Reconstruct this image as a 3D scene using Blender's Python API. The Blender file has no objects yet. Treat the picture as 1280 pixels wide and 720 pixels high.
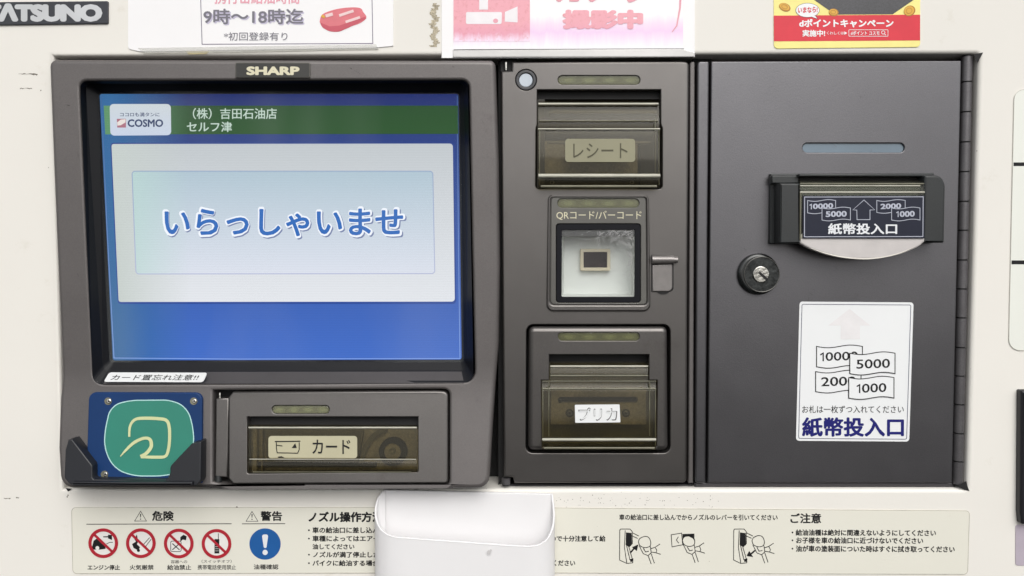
import bpy, bmesh, math, random
from mathutils import Vector, Euler
from mathutils.geometry import tessellate_polygon
random.seed(7)

# ------------------------------------------------------------------ camera, sky, sun, exposure
F = 1050.0                      # focal length in pixels of the 1280 px wide picture
MM = 0.001
PX = 0.0005                     # metres per pixel on the casing
HEIGHT = 1.4
PITCH, YAW = math.radians(2.6), math.radians(0.7)
scn = bpy.context.scene
COL = scn.collection
cam_d = bpy.data.cameras.new('camera')
cam = bpy.data.objects.new('camera', cam_d)
COL.objects.link(cam)
cam.rotation_euler = Euler((math.radians(90) - PITCH, 0, YAW), 'XYZ')
ROT = cam.rotation_euler.to_matrix()
CPOS = -(ROT @ Vector((0, 0, -1))) * (F * PX) + Vector((0, 0, HEIGHT))
cam.location = CPOS
cam_d.sensor_width = 36.0
cam_d.lens = 36.0 * F / 1280.0
cam_d.clip_start = 0.01
cam_d.clip_end = 200
scn.camera = cam

world = bpy.data.worlds.new("World")
scn.world = world
world.use_nodes = True
wn = world.node_tree
bg = wn.nodes['Background']
sky = wn.nodes.new('ShaderNodeTexSky')
sky.sky_type = 'NISHITA'
sky.sun_disc = False
SUN_EL, SUN_AZ = math.radians(42), math.radians(168)
sky.sun_elevation = SUN_EL
sky.sun_rotation = SUN_AZ
sky.air_density = 1.0
sky.dust_density = 3.0
sky.ozone_density = 1.0
hs = wn.nodes.new('ShaderNodeHueSaturation')      # overcast: the same sky with most of its blue gone
hs.inputs['Saturation'].default_value = 0.12
wn.links.new(sky.outputs[0], hs.inputs['Color'])
wn.links.new(hs.outputs[0], bg.inputs[0])
bg.inputs[1].default_value = 0.13
sun_d = bpy.data.lights.new('sun', 'SUN')
sun_d.energy = 1.1
sun_d.angle = math.radians(50)
sun_d.color = (1.0, 0.96, 0.90)
sun = bpy.data.objects.new('sun', sun_d)
COL.objects.link(sun)
sun.rotation_euler = (math.radians(48), 0, math.radians(12))
scn.view_settings.view_transform = 'Standard'
scn.view_settings.look = 'None'
scn.view_settings.gamma = 1.0
scn.view_settings.exposure = 0.19
scn.render.engine = 'CYCLES'
scn.cycles.use_denoising = True
scn.cycles.max_bounces = 8
scn.cycles.transparent_max_bounces = 16


def P(px, py, d):
    """picture point -> point of the world on the plane d metres in front of the casing"""
    r = ROT @ Vector(((px - 640) / F, -(py - 360) / F, -1))
    t = (-d - CPOS.y) / r.y
    return CPOS + r * t


# ------------------------------------------------------------------ materials
def lin(c):
    out = []
    for v in c:
        v = v / 255.0
        out.append(v / 12.92 if v <= 0.04045 else ((v + 0.055) / 1.055) ** 2.4)
    return (*out, 1.0)


class NT:
    def __init__(s, name):
        s.m = bpy.data.materials.new(name)
        s.m.use_nodes = True
        s.t = s.m.node_tree
        s.b = s.t.nodes['Principled BSDF']
        s.out = s.t.nodes['Material Output']
        s._pos = None

    def n(s, kind, **kw):
        nd = s.t.nodes.new(kind)
        for k, v in kw.items():
            if k.startswith('i_'):
                nd.inputs[int(k[2:])].default_value = v
            else:
                setattr(nd, k, v)
        return nd

    def l(s, a, b):
        s.t.links.new(a, b)

    def pos(s):
        if s._pos is None:
            s._pos = s.n('ShaderNodeNewGeometry').outputs['Position']
        return s._pos

    def noise(s, scale, detail=3, rough=0.55, stretch=None):
        nz = s.n('ShaderNodeTexNoise')
        nz.inputs['Scale'].default_value = scale
        nz.inputs['Detail'].default_value = detail
        nz.inputs['Roughness'].default_value = rough
        if stretch:
            mp = s.n('ShaderNodeMapping')
            mp.inputs['Scale'].default_value = stretch
            s.l(s.pos(), mp.inputs['Vector'])
            s.l(mp.outputs[0], nz.inputs['Vector'])
        else:
            s.l(s.pos(), nz.inputs['Vector'])
        return nz.outputs['Fac']

    def ramp(s, src, a, b, ca=(0, 0, 0, 1), cb=(1, 1, 1, 1)):
        r = s.n('ShaderNodeValToRGB')
        r.color_ramp.elements[0].position = a
        r.color_ramp.elements[1].position = b
        r.color_ramp.elements[0].color = ca
        r.color_ramp.elements[1].color = cb
        s.l(src, r.inputs[0])
        return r.outputs[0]

    def mix(s, fac, a, b, mode='MIX'):
        m = s.n('ShaderNodeMix', data_type='RGBA', blend_type=mode)
        for sock, v in ((m.inputs['Factor'], fac), (m.inputs['A'], a), (m.inputs['B'], b)):
            if isinstance(v, (int, float)):
                sock.default_value = v
            elif isinstance(v, tuple):
                sock.default_value = v
            else:
                s.l(v, sock)
        return m.outputs['Result']

    def bump(s, src, strength, dist=0.0005):
        b = s.n('ShaderNodeBump')
        b.inputs['Strength'].default_value = strength
        b.inputs['Distance'].default_value = dist
        s.l(src, b.inputs['Height'])
        s.l(b.outputs[0], s.b.inputs['Normal'])


def pbr(name, col, rough=0.5, metal=0.0, var=0.08, vscale=25, grain=0.0, gscale=1500, coat=0.0,
        spec=0.5, bump=0.0, bscale=900, dirt=None, specks=None, roughvar=0.06):
    k = NT(name)
    c = lin(col)
    dark = tuple(v * (1 - var * 2) for v in c[:3]) + (1,)
    light = tuple(min(1, v * (1 + var)) for v in c[:3]) + (1,)
    cc = k.mix(k.ramp(k.noise(vscale, 5, 0.6), 0.3, 0.7), dark, light)
    if grain:
        cc = k.mix(grain, cc, k.ramp(k.noise(gscale, 2), 0.3, 0.7), 'OVERLAY')
    if dirt:
        dc, lo, hi, sc_ = dirt
        f = k.ramp(k.noise(sc_, 8, 0.7), lo, hi)
        cc = k.mix(f, cc, lin(dc))
    if specks:
        sc_, lo, dcol = specks
        f = k.ramp(k.noise(sc_, 2, 0.5), lo, lo + 0.03)
        cc = k.mix(f, cc, lin(dcol))
    k.l(cc, k.b.inputs['Base Color'])
    rr = k.n('ShaderNodeMapRange')
    rr.inputs[3].default_value = max(0, rough - roughvar)
    rr.inputs[4].default_value = min(1, rough + roughvar)
    k.l(k.noise(40, 4), rr.inputs[0])
    k.l(rr.outputs[0], k.b.inputs['Roughness'])
    k.b.inputs['Metallic'].default_value = metal
    k.b.inputs['Specular IOR Level'].default_value = spec
    k.b.inputs['Coat Weight'].default_value = coat
    k.b.inputs['Coat Roughness'].default_value = 0.12
    if bump:
        k.bump(k.noise(bscale, 3), bump)
    return k.m


def ink(name, col, rough=0.6, var=0.04):
    return pbr(name, col, rough, 0, var, 60, spec=0.3)


def see_through(name, tint, refl=0.09, rough=0.08, haze=0.0, hazecol=(120, 116, 98), glare=None):
    """clear or smoky plastic sheet: lets light through tinted, mirrors a little, scatters a little"""
    k = NT(name)
    tr = k.n('ShaderNodeBsdfTransparent')
    tr.inputs[0].default_value = lin(tint)
    gl = k.n('ShaderNodeBsdfGlossy')
    gl.inputs['Color'].default_value = (1, 1, 1, 1)
    gl.inputs['Roughness'].default_value = rough
    df = k.n('ShaderNodeBsdfDiffuse')
    df.inputs[0].default_value = lin(hazecol)
    fr = k.n('ShaderNodeLayerWeight')
    fr.inputs[0].default_value = 0.25
    mr = k.n('ShaderNodeMapRange')
    mr.inputs[3].default_value = refl
    mr.inputs[4].default_value = 0.3 if refl > 0 or glare is None else 0.02
    k.l(fr.outputs['Fresnel'], mr.inputs[0])
    m1 = k.n('ShaderNodeMixShader')
    hz = k.n('ShaderNodeMapRange')
    hz.inputs[3].default_value = haze * 0.5
    hz.inputs[4].default_value = haze * 1.5
    if glare:
        f = k.ramp(k.noise(1, 2, 0.4, glare), 0.42, 0.74)  # stretched pale haze patches take the place of mirrored glare
        k.l(f, hz.inputs[0]); hz.inputs[3].default_value = 0.0; hz.inputs[4].default_value = haze
    else:
        k.l(k.noise(60, 5, 0.65), hz.inputs[0])
    k.l(hz.outputs[0], m1.inputs[0])
    k.l(tr.outputs[0], m1.inputs[1]); k.l(df.outputs[0], m1.inputs[2])
    m2 = k.n('ShaderNodeMixShader')
    k.l(mr.outputs[0], m2.inputs[0])
    k.l(m1.outputs[0], m2.inputs[1]); k.l(gl.outputs[0], m2.inputs[2])
    k.l(m2.outputs[0], k.out.inputs[0])
    return k.m


def lit(name, top, bottom=None, y0=117, y1=450, lines=0.03, left=None, strength=1.0, refl=True):
    """a colour shown on the liquid crystal display"""
    k = NT(name)
    sep = k.n('ShaderNodeSeparateXYZ')
    k.l(k.pos(), sep.inputs[0])
    za, zb = P(350, y0, -0.004).z, P(350, y1, -0.004).z
    mr = k.n('ShaderNodeMapRange')
    mr.inputs[1].default_value = za
    mr.inputs[2].default_value = zb
    k.l(sep.outputs[2], mr.inputs[0])
    c = k.mix(mr.outputs[0], lin(top), lin(bottom or top))
    if left:
        mx = k.n('ShaderNodeMapRange')
        mx.inputs[1].default_value = P(140, 300, 0).x
        mx.inputs[2].default_value = P(235, 300, 0).x
        k.l(sep.outputs[0], mx.inputs[0])
        c = k.mix(mx.outputs[0], lin(left), c)
    wv = k.n('ShaderNodeMath', operation='SINE')
    ml = k.n('ShaderNodeMath', operation='MULTIPLY')
    ml.inputs[1].default_value = 2 * math.pi / (3.1 * PX)
    k.l(sep.outputs[2], ml.inputs[0]); k.l(ml.outputs[0], wv.inputs[0])
    m2 = k.n('ShaderNodeMath', operation='MULTIPLY_ADD')
    m2.inputs[1].default_value = lines
    m2.inputs[2].default_value = 1.0
    k.l(wv.outputs[0], m2.inputs[0])
    vm = k.n('ShaderNodeVectorMath', operation='SCALE')
    k.l(c, vm.inputs[0]); k.l(m2.outputs[0], vm.inputs['Scale'])
    k.l(vm.outputs[0], k.b.inputs['Emission Color'])
    k.b.inputs['Emission Strength'].default_value = strength
    k.b.inputs['Base Color'].default_value = (0.01, 0.01, 0.012, 1)
    k.b.inputs['Roughness'].default_value = 0.3
    k.b.inputs['Specular IOR Level'].default_value = 0.15
    return k.m


M = {}
M['cream'] = pbr('cream_paint', (236, 233, 226), 0.5, 0, 0.015, 6, spec=0.25, bump=0.05, bscale=500,
                 dirt=((196, 188, 168), 0.60, 0.95, 22), specks=(420, 0.775, (120, 112, 98)))
M['taupe'] = pbr('taupe_plastic', (107, 103, 102), 0.42, 0.4, 0.05, 14, grain=0.12, gscale=2500, bump=0.16, bscale=2600,
                 dirt=((74, 69, 68), 0.62, 0.95, 30), specks=(260, 0.785, (52, 48, 48)))
M['taupe_lite'] = pbr('taupe_plastic_panel', (108, 105, 103), 0.32, 0.78, 0.05, 16, grain=0.12, gscale=2500, bump=0.14, bscale=2600,
                      dirt=((84, 78, 74), 0.60, 0.95, 35), specks=(300, 0.79, (60, 56, 54)))
M['door'] = pbr('grey_door_paint', (104, 103, 106), 0.32, 0.80, 0.045, 9, grain=0.10, gscale=2200, bump=0.13, bscale=1500,
                dirt=((84, 82, 84), 0.64, 1.0, 26), specks=(330, 0.80, (60, 58, 60)))
M['hinge'] = pbr('hinge_paint', (100, 98, 100), 0.38, 0.45, 0.08, 60, grain=0.15, bump=0.1)
M['catch'] = pbr('catch_metal', (138, 134, 132), 0.35, 0.5, 0.08, 90, bump=0.1)
M['gap'] = pbr('dark_gap', (24, 23, 24), 0.7)
M['cavity'] = pbr('cavity_plastic', (50, 48, 42), 0.6)
M['cavity_brown'] = pbr('cavity_brown_plastic', (138, 130, 112), 0.55, var=0.2, vscale=45, grain=0.2, gscale=700)
M['olive'] = pbr('olive_plastic', (100, 96, 80), 0.45, var=0.14, grain=0.2)
M['gasket'] = pbr('black_gasket', (19, 20, 24), 0.45, bump=0.1, spec=0.25)
M['black'] = pbr('black_plastic', (40, 43, 44), 0.36, bump=0.12, bscale=2000, var=0.06, grain=0.1)
M['blackblue'] = pbr('black_plastic_holder', (30, 32, 38), 0.4, bump=0.1, bscale=1800)
M['blue'] = pbr('blue_plate', (20, 54, 102), 0.35, spec=0.2, coat=0.05, var=0.06)
M['green'] = pbr('green_print', (40, 128, 110), 0.4, coat=0.05, var=0.04)
M['mint'] = ink('mint_print', (176, 218, 216), 0.4)
M['straw'] = ink('straw_print', (204, 210, 160), 0.4)
M['chrome'] = pbr('worn_chrome', (196, 194, 188), 0.2, 1.0, 0.25, 320, bump=0.35, bscale=500)
M['steel'] = pbr('dull_steel', (116, 115, 112), 0.34, 1.0, 0.1, 90)
M['lens'] = see_through('led_lens', (236, 236, 222), 0.03, 0.15, 0.16, (132, 133, 112))
M['led'] = pbr('unlit_led', (168, 172, 140), 0.5)
M['ledglow'] = pbr('led_reflector', (146, 149, 122), 0.6)
M['lensbed'] = pbr('led_bed', (124, 126, 102), 0.6)
M['lensblue'] = pbr('blue_grey_lens', (104, 122, 136), 0.25, coat=0.4, var=0.05)
M['sensor_ring'] = pbr('sensor_ring', (62, 63, 66), 0.35)
M['sensor'] = pbr('sensor_face', (190, 200, 210), 0.25, coat=0.3)
M['smoke'] = see_through('smoky_plastic', (220, 216, 200), 0.010, 0.07, 0.035, (110, 106, 92))
M['rim'] = pbr('plastic_edge_highlight', (184, 182, 168), 0.3, 0.0, 0.10, 60)  # pale tone paints the highlight lines along flap and cover edges
M['rimdim'] = pbr('dull_plastic_edge', (118, 116, 98), 0.35, 0.0, 0.15, 60)  # dull plastic; on flap and cover edges it paints the dimmer highlights
M['clear'] = see_through('clear_acrylic', (232, 234, 226), 0.0, 0.12, 0.04, (150, 150, 142))
M['glass'] = see_through('window_glass', (250, 251, 251), 0.02, 0.04, 0.01, (220, 222, 224))
M['tongue'] = pbr('pale_tongue', (204, 199, 197), 0.3, coat=0.4, var=0.05, vscale=60)
M['white_in'] = pbr('white_recess', (222, 224, 220), 0.6, var=0.02)
M['tan'] = pbr('tan_frame', (210, 198, 172), 0.45)
M['chip'] = pbr('scanner_face', (44, 32, 34), 0.5, spec=0.2, var=0.3, vscale=150)
M['badge'] = pbr('badge_face', (52, 51, 48), 0.35)
M['badgerim'] = pbr('badge_edge', (96, 94, 88), 0.3, 0.3)
M['badge_txt'] = ink('cream_ink', (222, 216, 188), 0.4)
M['plate'] = pbr('nameplate_face', (52, 54, 60), 0.3, var=0.04)
M['silver'] = pbr('silver_letter', (206, 208, 210), 0.35, 0.3, 0.05)
M['paper'] = pbr('laminated_paper', (246, 245, 246), 0.32, var=0.012, vscale=20, bump=0.03, bscale=120, coat=0.2)
M['label'] = pbr('vinyl_label', (229, 227, 215), 0.45, 0, 0.015, 8, spec=0.3, dirt=((196, 188, 168), 0.62, 0.98, 26), specks=(420, 0.785, (150, 140, 122)))
M['label_white'] = pbr('white_sticker', (240, 242, 243), 0.3, var=0.01, coat=0.2)
M['label_right'] = pbr('pale_green_white_sticker', (236, 238, 230), 0.3, var=0.01)
M['lavender'] = pbr('lavender_sticker', (186, 176, 188), 0.35)
M['cup'] = pbr('milky_plastic', (236, 235, 236), 0.55, var=0.015, vscale=14, bump=0.05, bscale=150)
M['k'] = ink('black_ink', (24, 24, 26))
M['kgrey'] = ink('grey_ink', (96, 96, 98))
M['navy'] = ink('navy_ink', (28, 30, 112))
M['notebg'] = pbr('slot_label_navy', (28, 32, 50), 0.35, spec=0.3, coat=0.05, var=0.05)
M['w'] = ink('white_ink', (232, 234, 238))
M['lineblue'] = ink('pale_line_ink', (186, 190, 204))
M['red'] = ink('red_ink', (176, 36, 52))
M['signblue'] = ink('sign_blue_ink', (30, 92, 160))
M['whitelabel'] = ink('white_disc_ink', (232, 230, 226))
M['pinkink'] = ink('faded_pink_ink', (238, 172, 186))
M['violetline'] = ink('violet_grey_ink', (118, 108, 132))
M['greyblue'] = ink('grey_violet_ink', (126, 124, 134))
M['shadowink'] = ink('pale_violet_ink', (206, 200, 222))
M['canred'] = ink('faded_red_ink', (226, 128, 136))
M['canred2'] = ink('deeper_faded_red_ink', (206, 98, 112))
M['yellow'] = ink('pale_yellow_ink', (252, 240, 150), 0.3)
M['redband'] = ink('campaign_red_ink', (222, 58, 72), 0.3)
M['gold'] = ink('gold_ink', (228, 176, 74), 0.3)
M['golddark'] = ink('dark_gold_ink', (186, 132, 58), 0.3)
M['darkprint'] = pbr('dark_speckled_print', (66, 66, 70), 0.35, grain=0.25, gscale=1200)
M['residue'] = pbr('tape_residue', (186, 176, 154), 0.8, var=0.15, vscale=160, grain=0.4, gscale=900)
M['scratch'] = pbr('scratch_dark', (112, 106, 96), 0.8)
M['stickerolive'] = pbr('aged_label', (146, 143, 117), 0.4, var=0.04)
M['dimtext'] = ink('dim_ink', (88, 85, 68))
M['arrowfaint'] = ink('faded_arrow_ink', (237, 235, 236))
M['beige'] = pbr('old_label_beige', (186, 181, 152), 0.4, var=0.04)
# faded security notice: pink ink washed down to violet and white
k = NT('washed_pink_print')
sep = k.n('ShaderNodeSeparateXYZ'); k.l(k.pos(), sep.inputs[0])
jit = k.n('ShaderNodeMath', operation='MULTIPLY_ADD'); jit.inputs[1].default_value = 0.0085
k.l(k.noise(1, 3, 0.6, (260, 1, 24)), jit.inputs[0]); k.l(sep.outputs[2], jit.inputs[2])
mr = k.n('ShaderNodeMapRange')
mr.inputs[1].default_value = P(700, 62, 0).z + 0.0042
mr.inputs[2].default_value = P(700, 18, 0).z + 0.0042
k.l(jit.outputs[0], mr.inputs[0])
rp = k.n('ShaderNodeValToRGB'); cr = rp.color_ramp
cr.elements[0].position = 0.08; cr.elements[0].color = lin((250, 247, 251))
cr.elements[1].position = 0.95; cr.elements[1].color = lin((250, 248, 249))
e = cr.elements.new(0.5); e.color = lin((244, 212, 243))
e = cr.elements.new(0.72); e.color = lin((247, 226, 244))
k.l(mr.outputs[0], rp.inputs[0]); k.l(rp.outputs[0], k.b.inputs['Base Color'])
k.b.inputs['Roughness'].default_value = 0.4
M['washed'] = k.m
k = NT('washed_red_print')
sep = k.n('ShaderNodeSeparateXYZ'); k.l(k.pos(), sep.inputs[0])
jit = k.n('ShaderNodeMath', operation='MULTIPLY_ADD'); jit.inputs[1].default_value = 0.008
k.l(k.noise(1, 3, 0.6, (300, 1, 30)), jit.inputs[0]); k.l(sep.outputs[2], jit.inputs[2])
mr = k.n('ShaderNodeMapRange')
mr.inputs[1].default_value = P(700, 52, 0).z + 0.004
mr.inputs[2].default_value = P(700, 28, 0).z + 0.004
k.l(jit.outputs[0], mr.inputs[0])
rp = k.n('ShaderNodeValToRGB'); cr = rp.color_ramp
cr.elements[0].position = 0.05; cr.elements[0].color = lin((248, 226, 244))
cr.elements[1].position = 1.0; cr.elements[1].color = lin((241, 172, 184))
e = cr.elements.new(0.45); e.color = lin((236, 164, 184))
k.l(mr.outputs[0], rp.inputs[0])
sp = k.mix(k.ramp(k.noise(420, 5, 0.7), 0.52, 0.75), rp.outputs[0], lin((226, 150, 158)))
k.l(sp, k.b.inputs['Base Color'])
k.b.inputs['Roughness'].default_value = 0.45
M['washedred'] = k.m

M['s_bg'] = lit('screen_blue', (14, 34, 98), (62, 104, 190), lines=0.03, left=(48, 100, 150))
M['s_green'] = lit('screen_green', (26, 70, 30), (30, 76, 30), 132, 167, left=(90, 140, 100))
M['s_white'] = lit('screen_white', (184, 190, 194), (218, 221, 226), 180, 378, 0.022, left=(190, 198, 194))
M['s_box'] = lit('screen_pale_blue', (168, 188, 200), (210, 215, 226), 214, 342, 0.022, left=(178, 206, 200))
M['s_boxline'] = lit('screen_box_line', (142, 160, 190), (170, 176, 206), 214, 342, 0.0)
M['s_logo'] = lit('screen_logo_box', (196, 204, 208), (192, 202, 220), 130, 169, 0.0)
M['s_logotxt'] = lit('screen_logo_ink', (44, 58, 96), None, lines=0)
M['s_logored'] = lit('screen_logo_emblem', (166, 110, 124), None, lines=0)
M['s_logopale'] = lit('screen_logo_emblem_pale', (222, 214, 208), None, lines=0)
M['s_txt'] = lit('screen_header_text', (184, 204, 192), None, lines=0.02)
M['s_word'] = lit('screen_word_blue', (44, 104, 178), (40, 98, 176), lines=0.02)
M['s_halo'] = lit('screen_word_white', (232, 237, 244), None, lines=0)
M['s_shade'] = lit('screen_word_shade', (112, 124, 160), None, lines=0)
M['s_edge'] = lit('screen_edge_line', (60, 92, 140), (130, 160, 222), lines=0)


# ------------------------------------------------------------------ geometry helpers
class Surf:
    """a surface in front of the casing; bulge(z) is how far it swells towards the viewer"""
    def __init__(s, base=0.0, bulge=None, cuts=()):
        s.base, s.bulge, s.cuts = base, bulge, cuts

    def at(s, px, py, lift=0.0):
        d = s.base + lift
        p = P(px, py, d)
        if s.bulge:
            for _ in range(5):
                p = P(px, py, d + s.bulge(p.z))
        return p

    def shift(s, z):
        return s.bulge(z) if s.bulge else 0.0


WALL = Surf(0.0)


def rounded(pts, seg=5):
    out = []
    n = len(pts)
    for i, p in enumerate(pts):
        if len(p) == 2 or p[2] <= 0:
            out.append((p[0], p[1])); continue
        a = Vector(pts[i - 1][:2]); b = Vector(p[:2]); c = Vector(pts[(i + 1) % n][:2])
        u, v = (a - b), (c - b)
        t = min(p[2], u.length * 0.499, v.length * 0.499)
        s, e_ = b + u.normalized() * t, b + v.normalized() * t
        for k_ in range(seg + 1):
            q = k_ / seg
            w = 0.72                                  # rational arc
            den = (1 - q) ** 2 + 2 * q * (1 - q) * w + q * q
            r = (s * (1 - q) ** 2 + b * 2 * q * (1 - q) * w + e_ * q * q) / den
            out.append((r.x, r.y))
    res = []
    for p in out:
        if not res or (abs(p[0] - res[-1][0]) + abs(p[1] - res[-1][1])) > 0.02:
            res.append(p)
    if abs(res[0][0] - res[-1][0]) + abs(res[0][1] - res[-1][1]) < 0.02:
        res.pop()
    return res


def rect(x0, y0, x1, y1, r=0, seg=5):
    return rounded([(x0, y0, r), (x1, y0, r), (x1, y1, r), (x0, y1, r)], seg)


def ellipse(cx, cy, rx, ry=None, n=28, a0=0, power=2.0):
    ry = ry or rx
    o = []
    for i in range(n):
        a = a0 + 2 * math.pi * i / n
        c, s = math.cos(a), math.sin(a)
        o.append((cx + rx * math.copysign(abs(c) ** (2 / power), c), cy + ry * math.copysign(abs(s) ** (2 / power), s)))
    return o


def area2(l):
    return sum(l[i - 1][0] * l[i][1] - l[i][0] * l[i - 1][1] for i in range(len(l)))


def inset(loop, t):
    n = len(loop)
    out = []
    for i in range(n):
        a, b, c = Vector(loop[i - 1]), Vector(loop[i]), Vector(loop[(i + 1) % n])
        u, v = (b - a).normalized(), (c - b).normalized()
        n1, n2 = Vector((-u.y, u.x)), Vector((-v.y, v.x))
        den = max(0.35, 1 + n1.dot(n2))
        o = b + (n1 + n2) / den * t
        out.append((o.x, o.y))
    return out


def thing(name, label, cat, px, py, d=0.0, group=None):
    o = bpy.data.objects.new(name, None)
    o.empty_display_size = 0.02
    COL.objects.link(o)
    o.location = P(px, py, d)
    o['label'] = label; o['category'] = cat
    if group:
        o['group'] = group
    return o


def top_of(o):
    v = Vector((0, 0, 0))
    while o is not None:
        v += o.location
        o = o.parent
    return v


def link(name, bm, mat, parent, label=None, kind=None):
    me = bpy.data.meshes.new(name)
    off = top_of(parent)
    bmesh.ops.translate(bm, verts=bm.verts, vec=-off)
    bm.to_mesh(me); bm.free()
    me.materials.append(mat)
    o = bpy.data.objects.new(name, me)
    COL.objects.link(o)
    if parent:
        o.parent = parent
    if label: o['label'] = label
    if kind: o['kind'] = kind
    return o


def fill(bm, loops3):
    flat = [v for l in loops3 for v in l]
    tris = tessellate_polygon([[Vector((v.co.x, v.co.z, 0)) for v in l] for l in loops3])
    fs = []
    for t in tris:
        try:
            fs.append(bm.faces.new([flat[i] for i in t]))
        except ValueError:
            pass
    return fs


def bend(bm, surf):
    if not surf.bulge:
        return
    for z in surf.cuts:
        g = bm.verts[:] + bm.edges[:] + bm.faces[:]
        bmesh.ops.bisect_plane(bm, geom=g, plane_co=(0, 0, z), plane_no=(0, 0, 1), dist=1e-6)
    for v in bm.verts:
        v.co.y -= surf.shift(v.co.z)


def prism(name, outline, front, back, mat, parent, surf=WALL, holes=(), bevel=0.0, hbevel=None, seg=3,
          label=None, kind=None, cap_back=True):
    """solid slab: outline (picture points, read at its front face) from `back` to `front`, edges rounded by `bevel`"""
    hbevel = bevel if hbevel is None else hbevel
    base = surf.base
    loops, bev = [], []
    for i, lp in enumerate([outline] + list(holes)):
        w = [(q.x, q.z) for q in (surf.at(x, y, front) for x, y in lp)]
        ccw = area2(w) > 0
        if ccw != (i == 0):
            w = w[::-1]
        loops.append(w); bev.append(bevel if i == 0 else hbevel)
    bm = bmesh.new()
    yf, yb = -(base + front), -(base + back)
    finals, backs = [], []
    sides = []
    for lp, b in zip(loops, bev):
        rings = [[bm.verts.new((x, yb, z)) for x, z in lp]]
        backs.append(rings[0])
        if b > 0:
            for k_ in range(seg + 1):
                a = math.pi / 2 * k_ / seg
                li = inset(lp, b * (1 - math.cos(a)))
                rings.append([bm.verts.new((x, yf + b * (1 - math.sin(a)), z)) for x, z in li])
        else:
            rings.append([bm.verts.new((x, yf, z)) for x, z in lp])
        finals.append(rings[-1])
        n = len(lp)
        for r0, r1 in zip(rings, rings[1:]):
            for i in range(n):
                f = bm.faces.new((r0[i], r0[(i + 1) % n], r1[(i + 1) % n], r1[i]))
                f.smooth = True
                sides.append(f)
    caps = fill(bm, finals)
    if cap_back:
        caps += fill(bm, backs)
    bmesh.ops.recalc_face_normals(bm, faces=bm.faces)
    if not cap_back and caps and caps[0].normal.y > 0:
        bmesh.ops.reverse_faces(bm, faces=bm.faces)
    capset = set(caps)
    for e_ in bm.edges:
        fs = e_.link_faces
        if len(fs) == 2:
            c = (fs[0] in capset) + (fs[1] in capset)
            if c == 1 or (c == 0 and fs[0].normal.angle(fs[1].normal, 0) > 0.65):
                e_.smooth = False
    if surf.bulge:
        for f in caps: f.smooth = True
    bend(bm, surf)
    return link(name, bm, mat, parent, label, kind)


def loft(name, la, da, lb, db, mat, parent, surf=WALL, close=True, label=None):
    """wall between two outlines of equal point count at two depths"""
    bm = bmesh.new()
    A = [bm.verts.new(surf.at(x, y, da)) for x, y in la]
    B = [bm.verts.new(surf.at(x, y, db)) for x, y in lb]
    n = len(A)
    for i in range(n if close else n - 1):
        bm.faces.new((A[i], A[(i + 1) % n], B[(i + 1) % n], B[i]))
    return link(name, bm, mat, parent, label)


class Print:
    """flat ink: polygons and strokes gathered into one sheet"""
    def __init__(s, surf=WALL, lift=0.0):
        s.surf, s.lift, s.bm = surf, lift, bmesh.new()

    def poly(s, pts, holes=()):
        ls = [[s.bm.verts.new(s.surf.at(x, y, s.lift)) for x, y in l] for l in [pts] + list(holes)]
        for f in fill(s.bm, ls):
            f.normal_update()
            if f.normal.y > 0: f.normal_flip()
        return s

    def stroke(s, pts, w, closed=False):
        n = len(pts)
        wd = w if isinstance(w, (list, tuple)) else [w] * n
        L, R = [], []
        for i in range(n):
            b = Vector(pts[i])
            a = Vector(pts[i - 1]) if (i > 0 or closed) else b
            c = Vector(pts[(i + 1) % n]) if (i < n - 1 or closed) else b
            u = (b - a).normalized() if (b - a).length > 1e-6 else (c - b).normalized()
            v = (c - b).normalized() if (c - b).length > 1e-6 else u
            n1, n2 = Vector((-u.y, u.x)), Vector((-v.y, v.x))
            o = (n1 + n2) / max(0.6, 1 + n1.dot(n2)) * wd[i] * 0.5
            L.append(s.bm.verts.new(s.surf.at(*(b + o), s.lift)))
            R.append(s.bm.verts.new(s.surf.at(*(b - o), s.lift)))
        for i in range(n if closed else n - 1):
            j = (i + 1) % n
            f = s.bm.faces.new((L[i], L[j], R[j], R[i]))
            f.normal_update()
            if f.normal.y > 0: f.normal_flip()
        return s

    def done(s, name, mat, parent, label=None):
        return link(name, s.bm, mat, parent, label)


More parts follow.
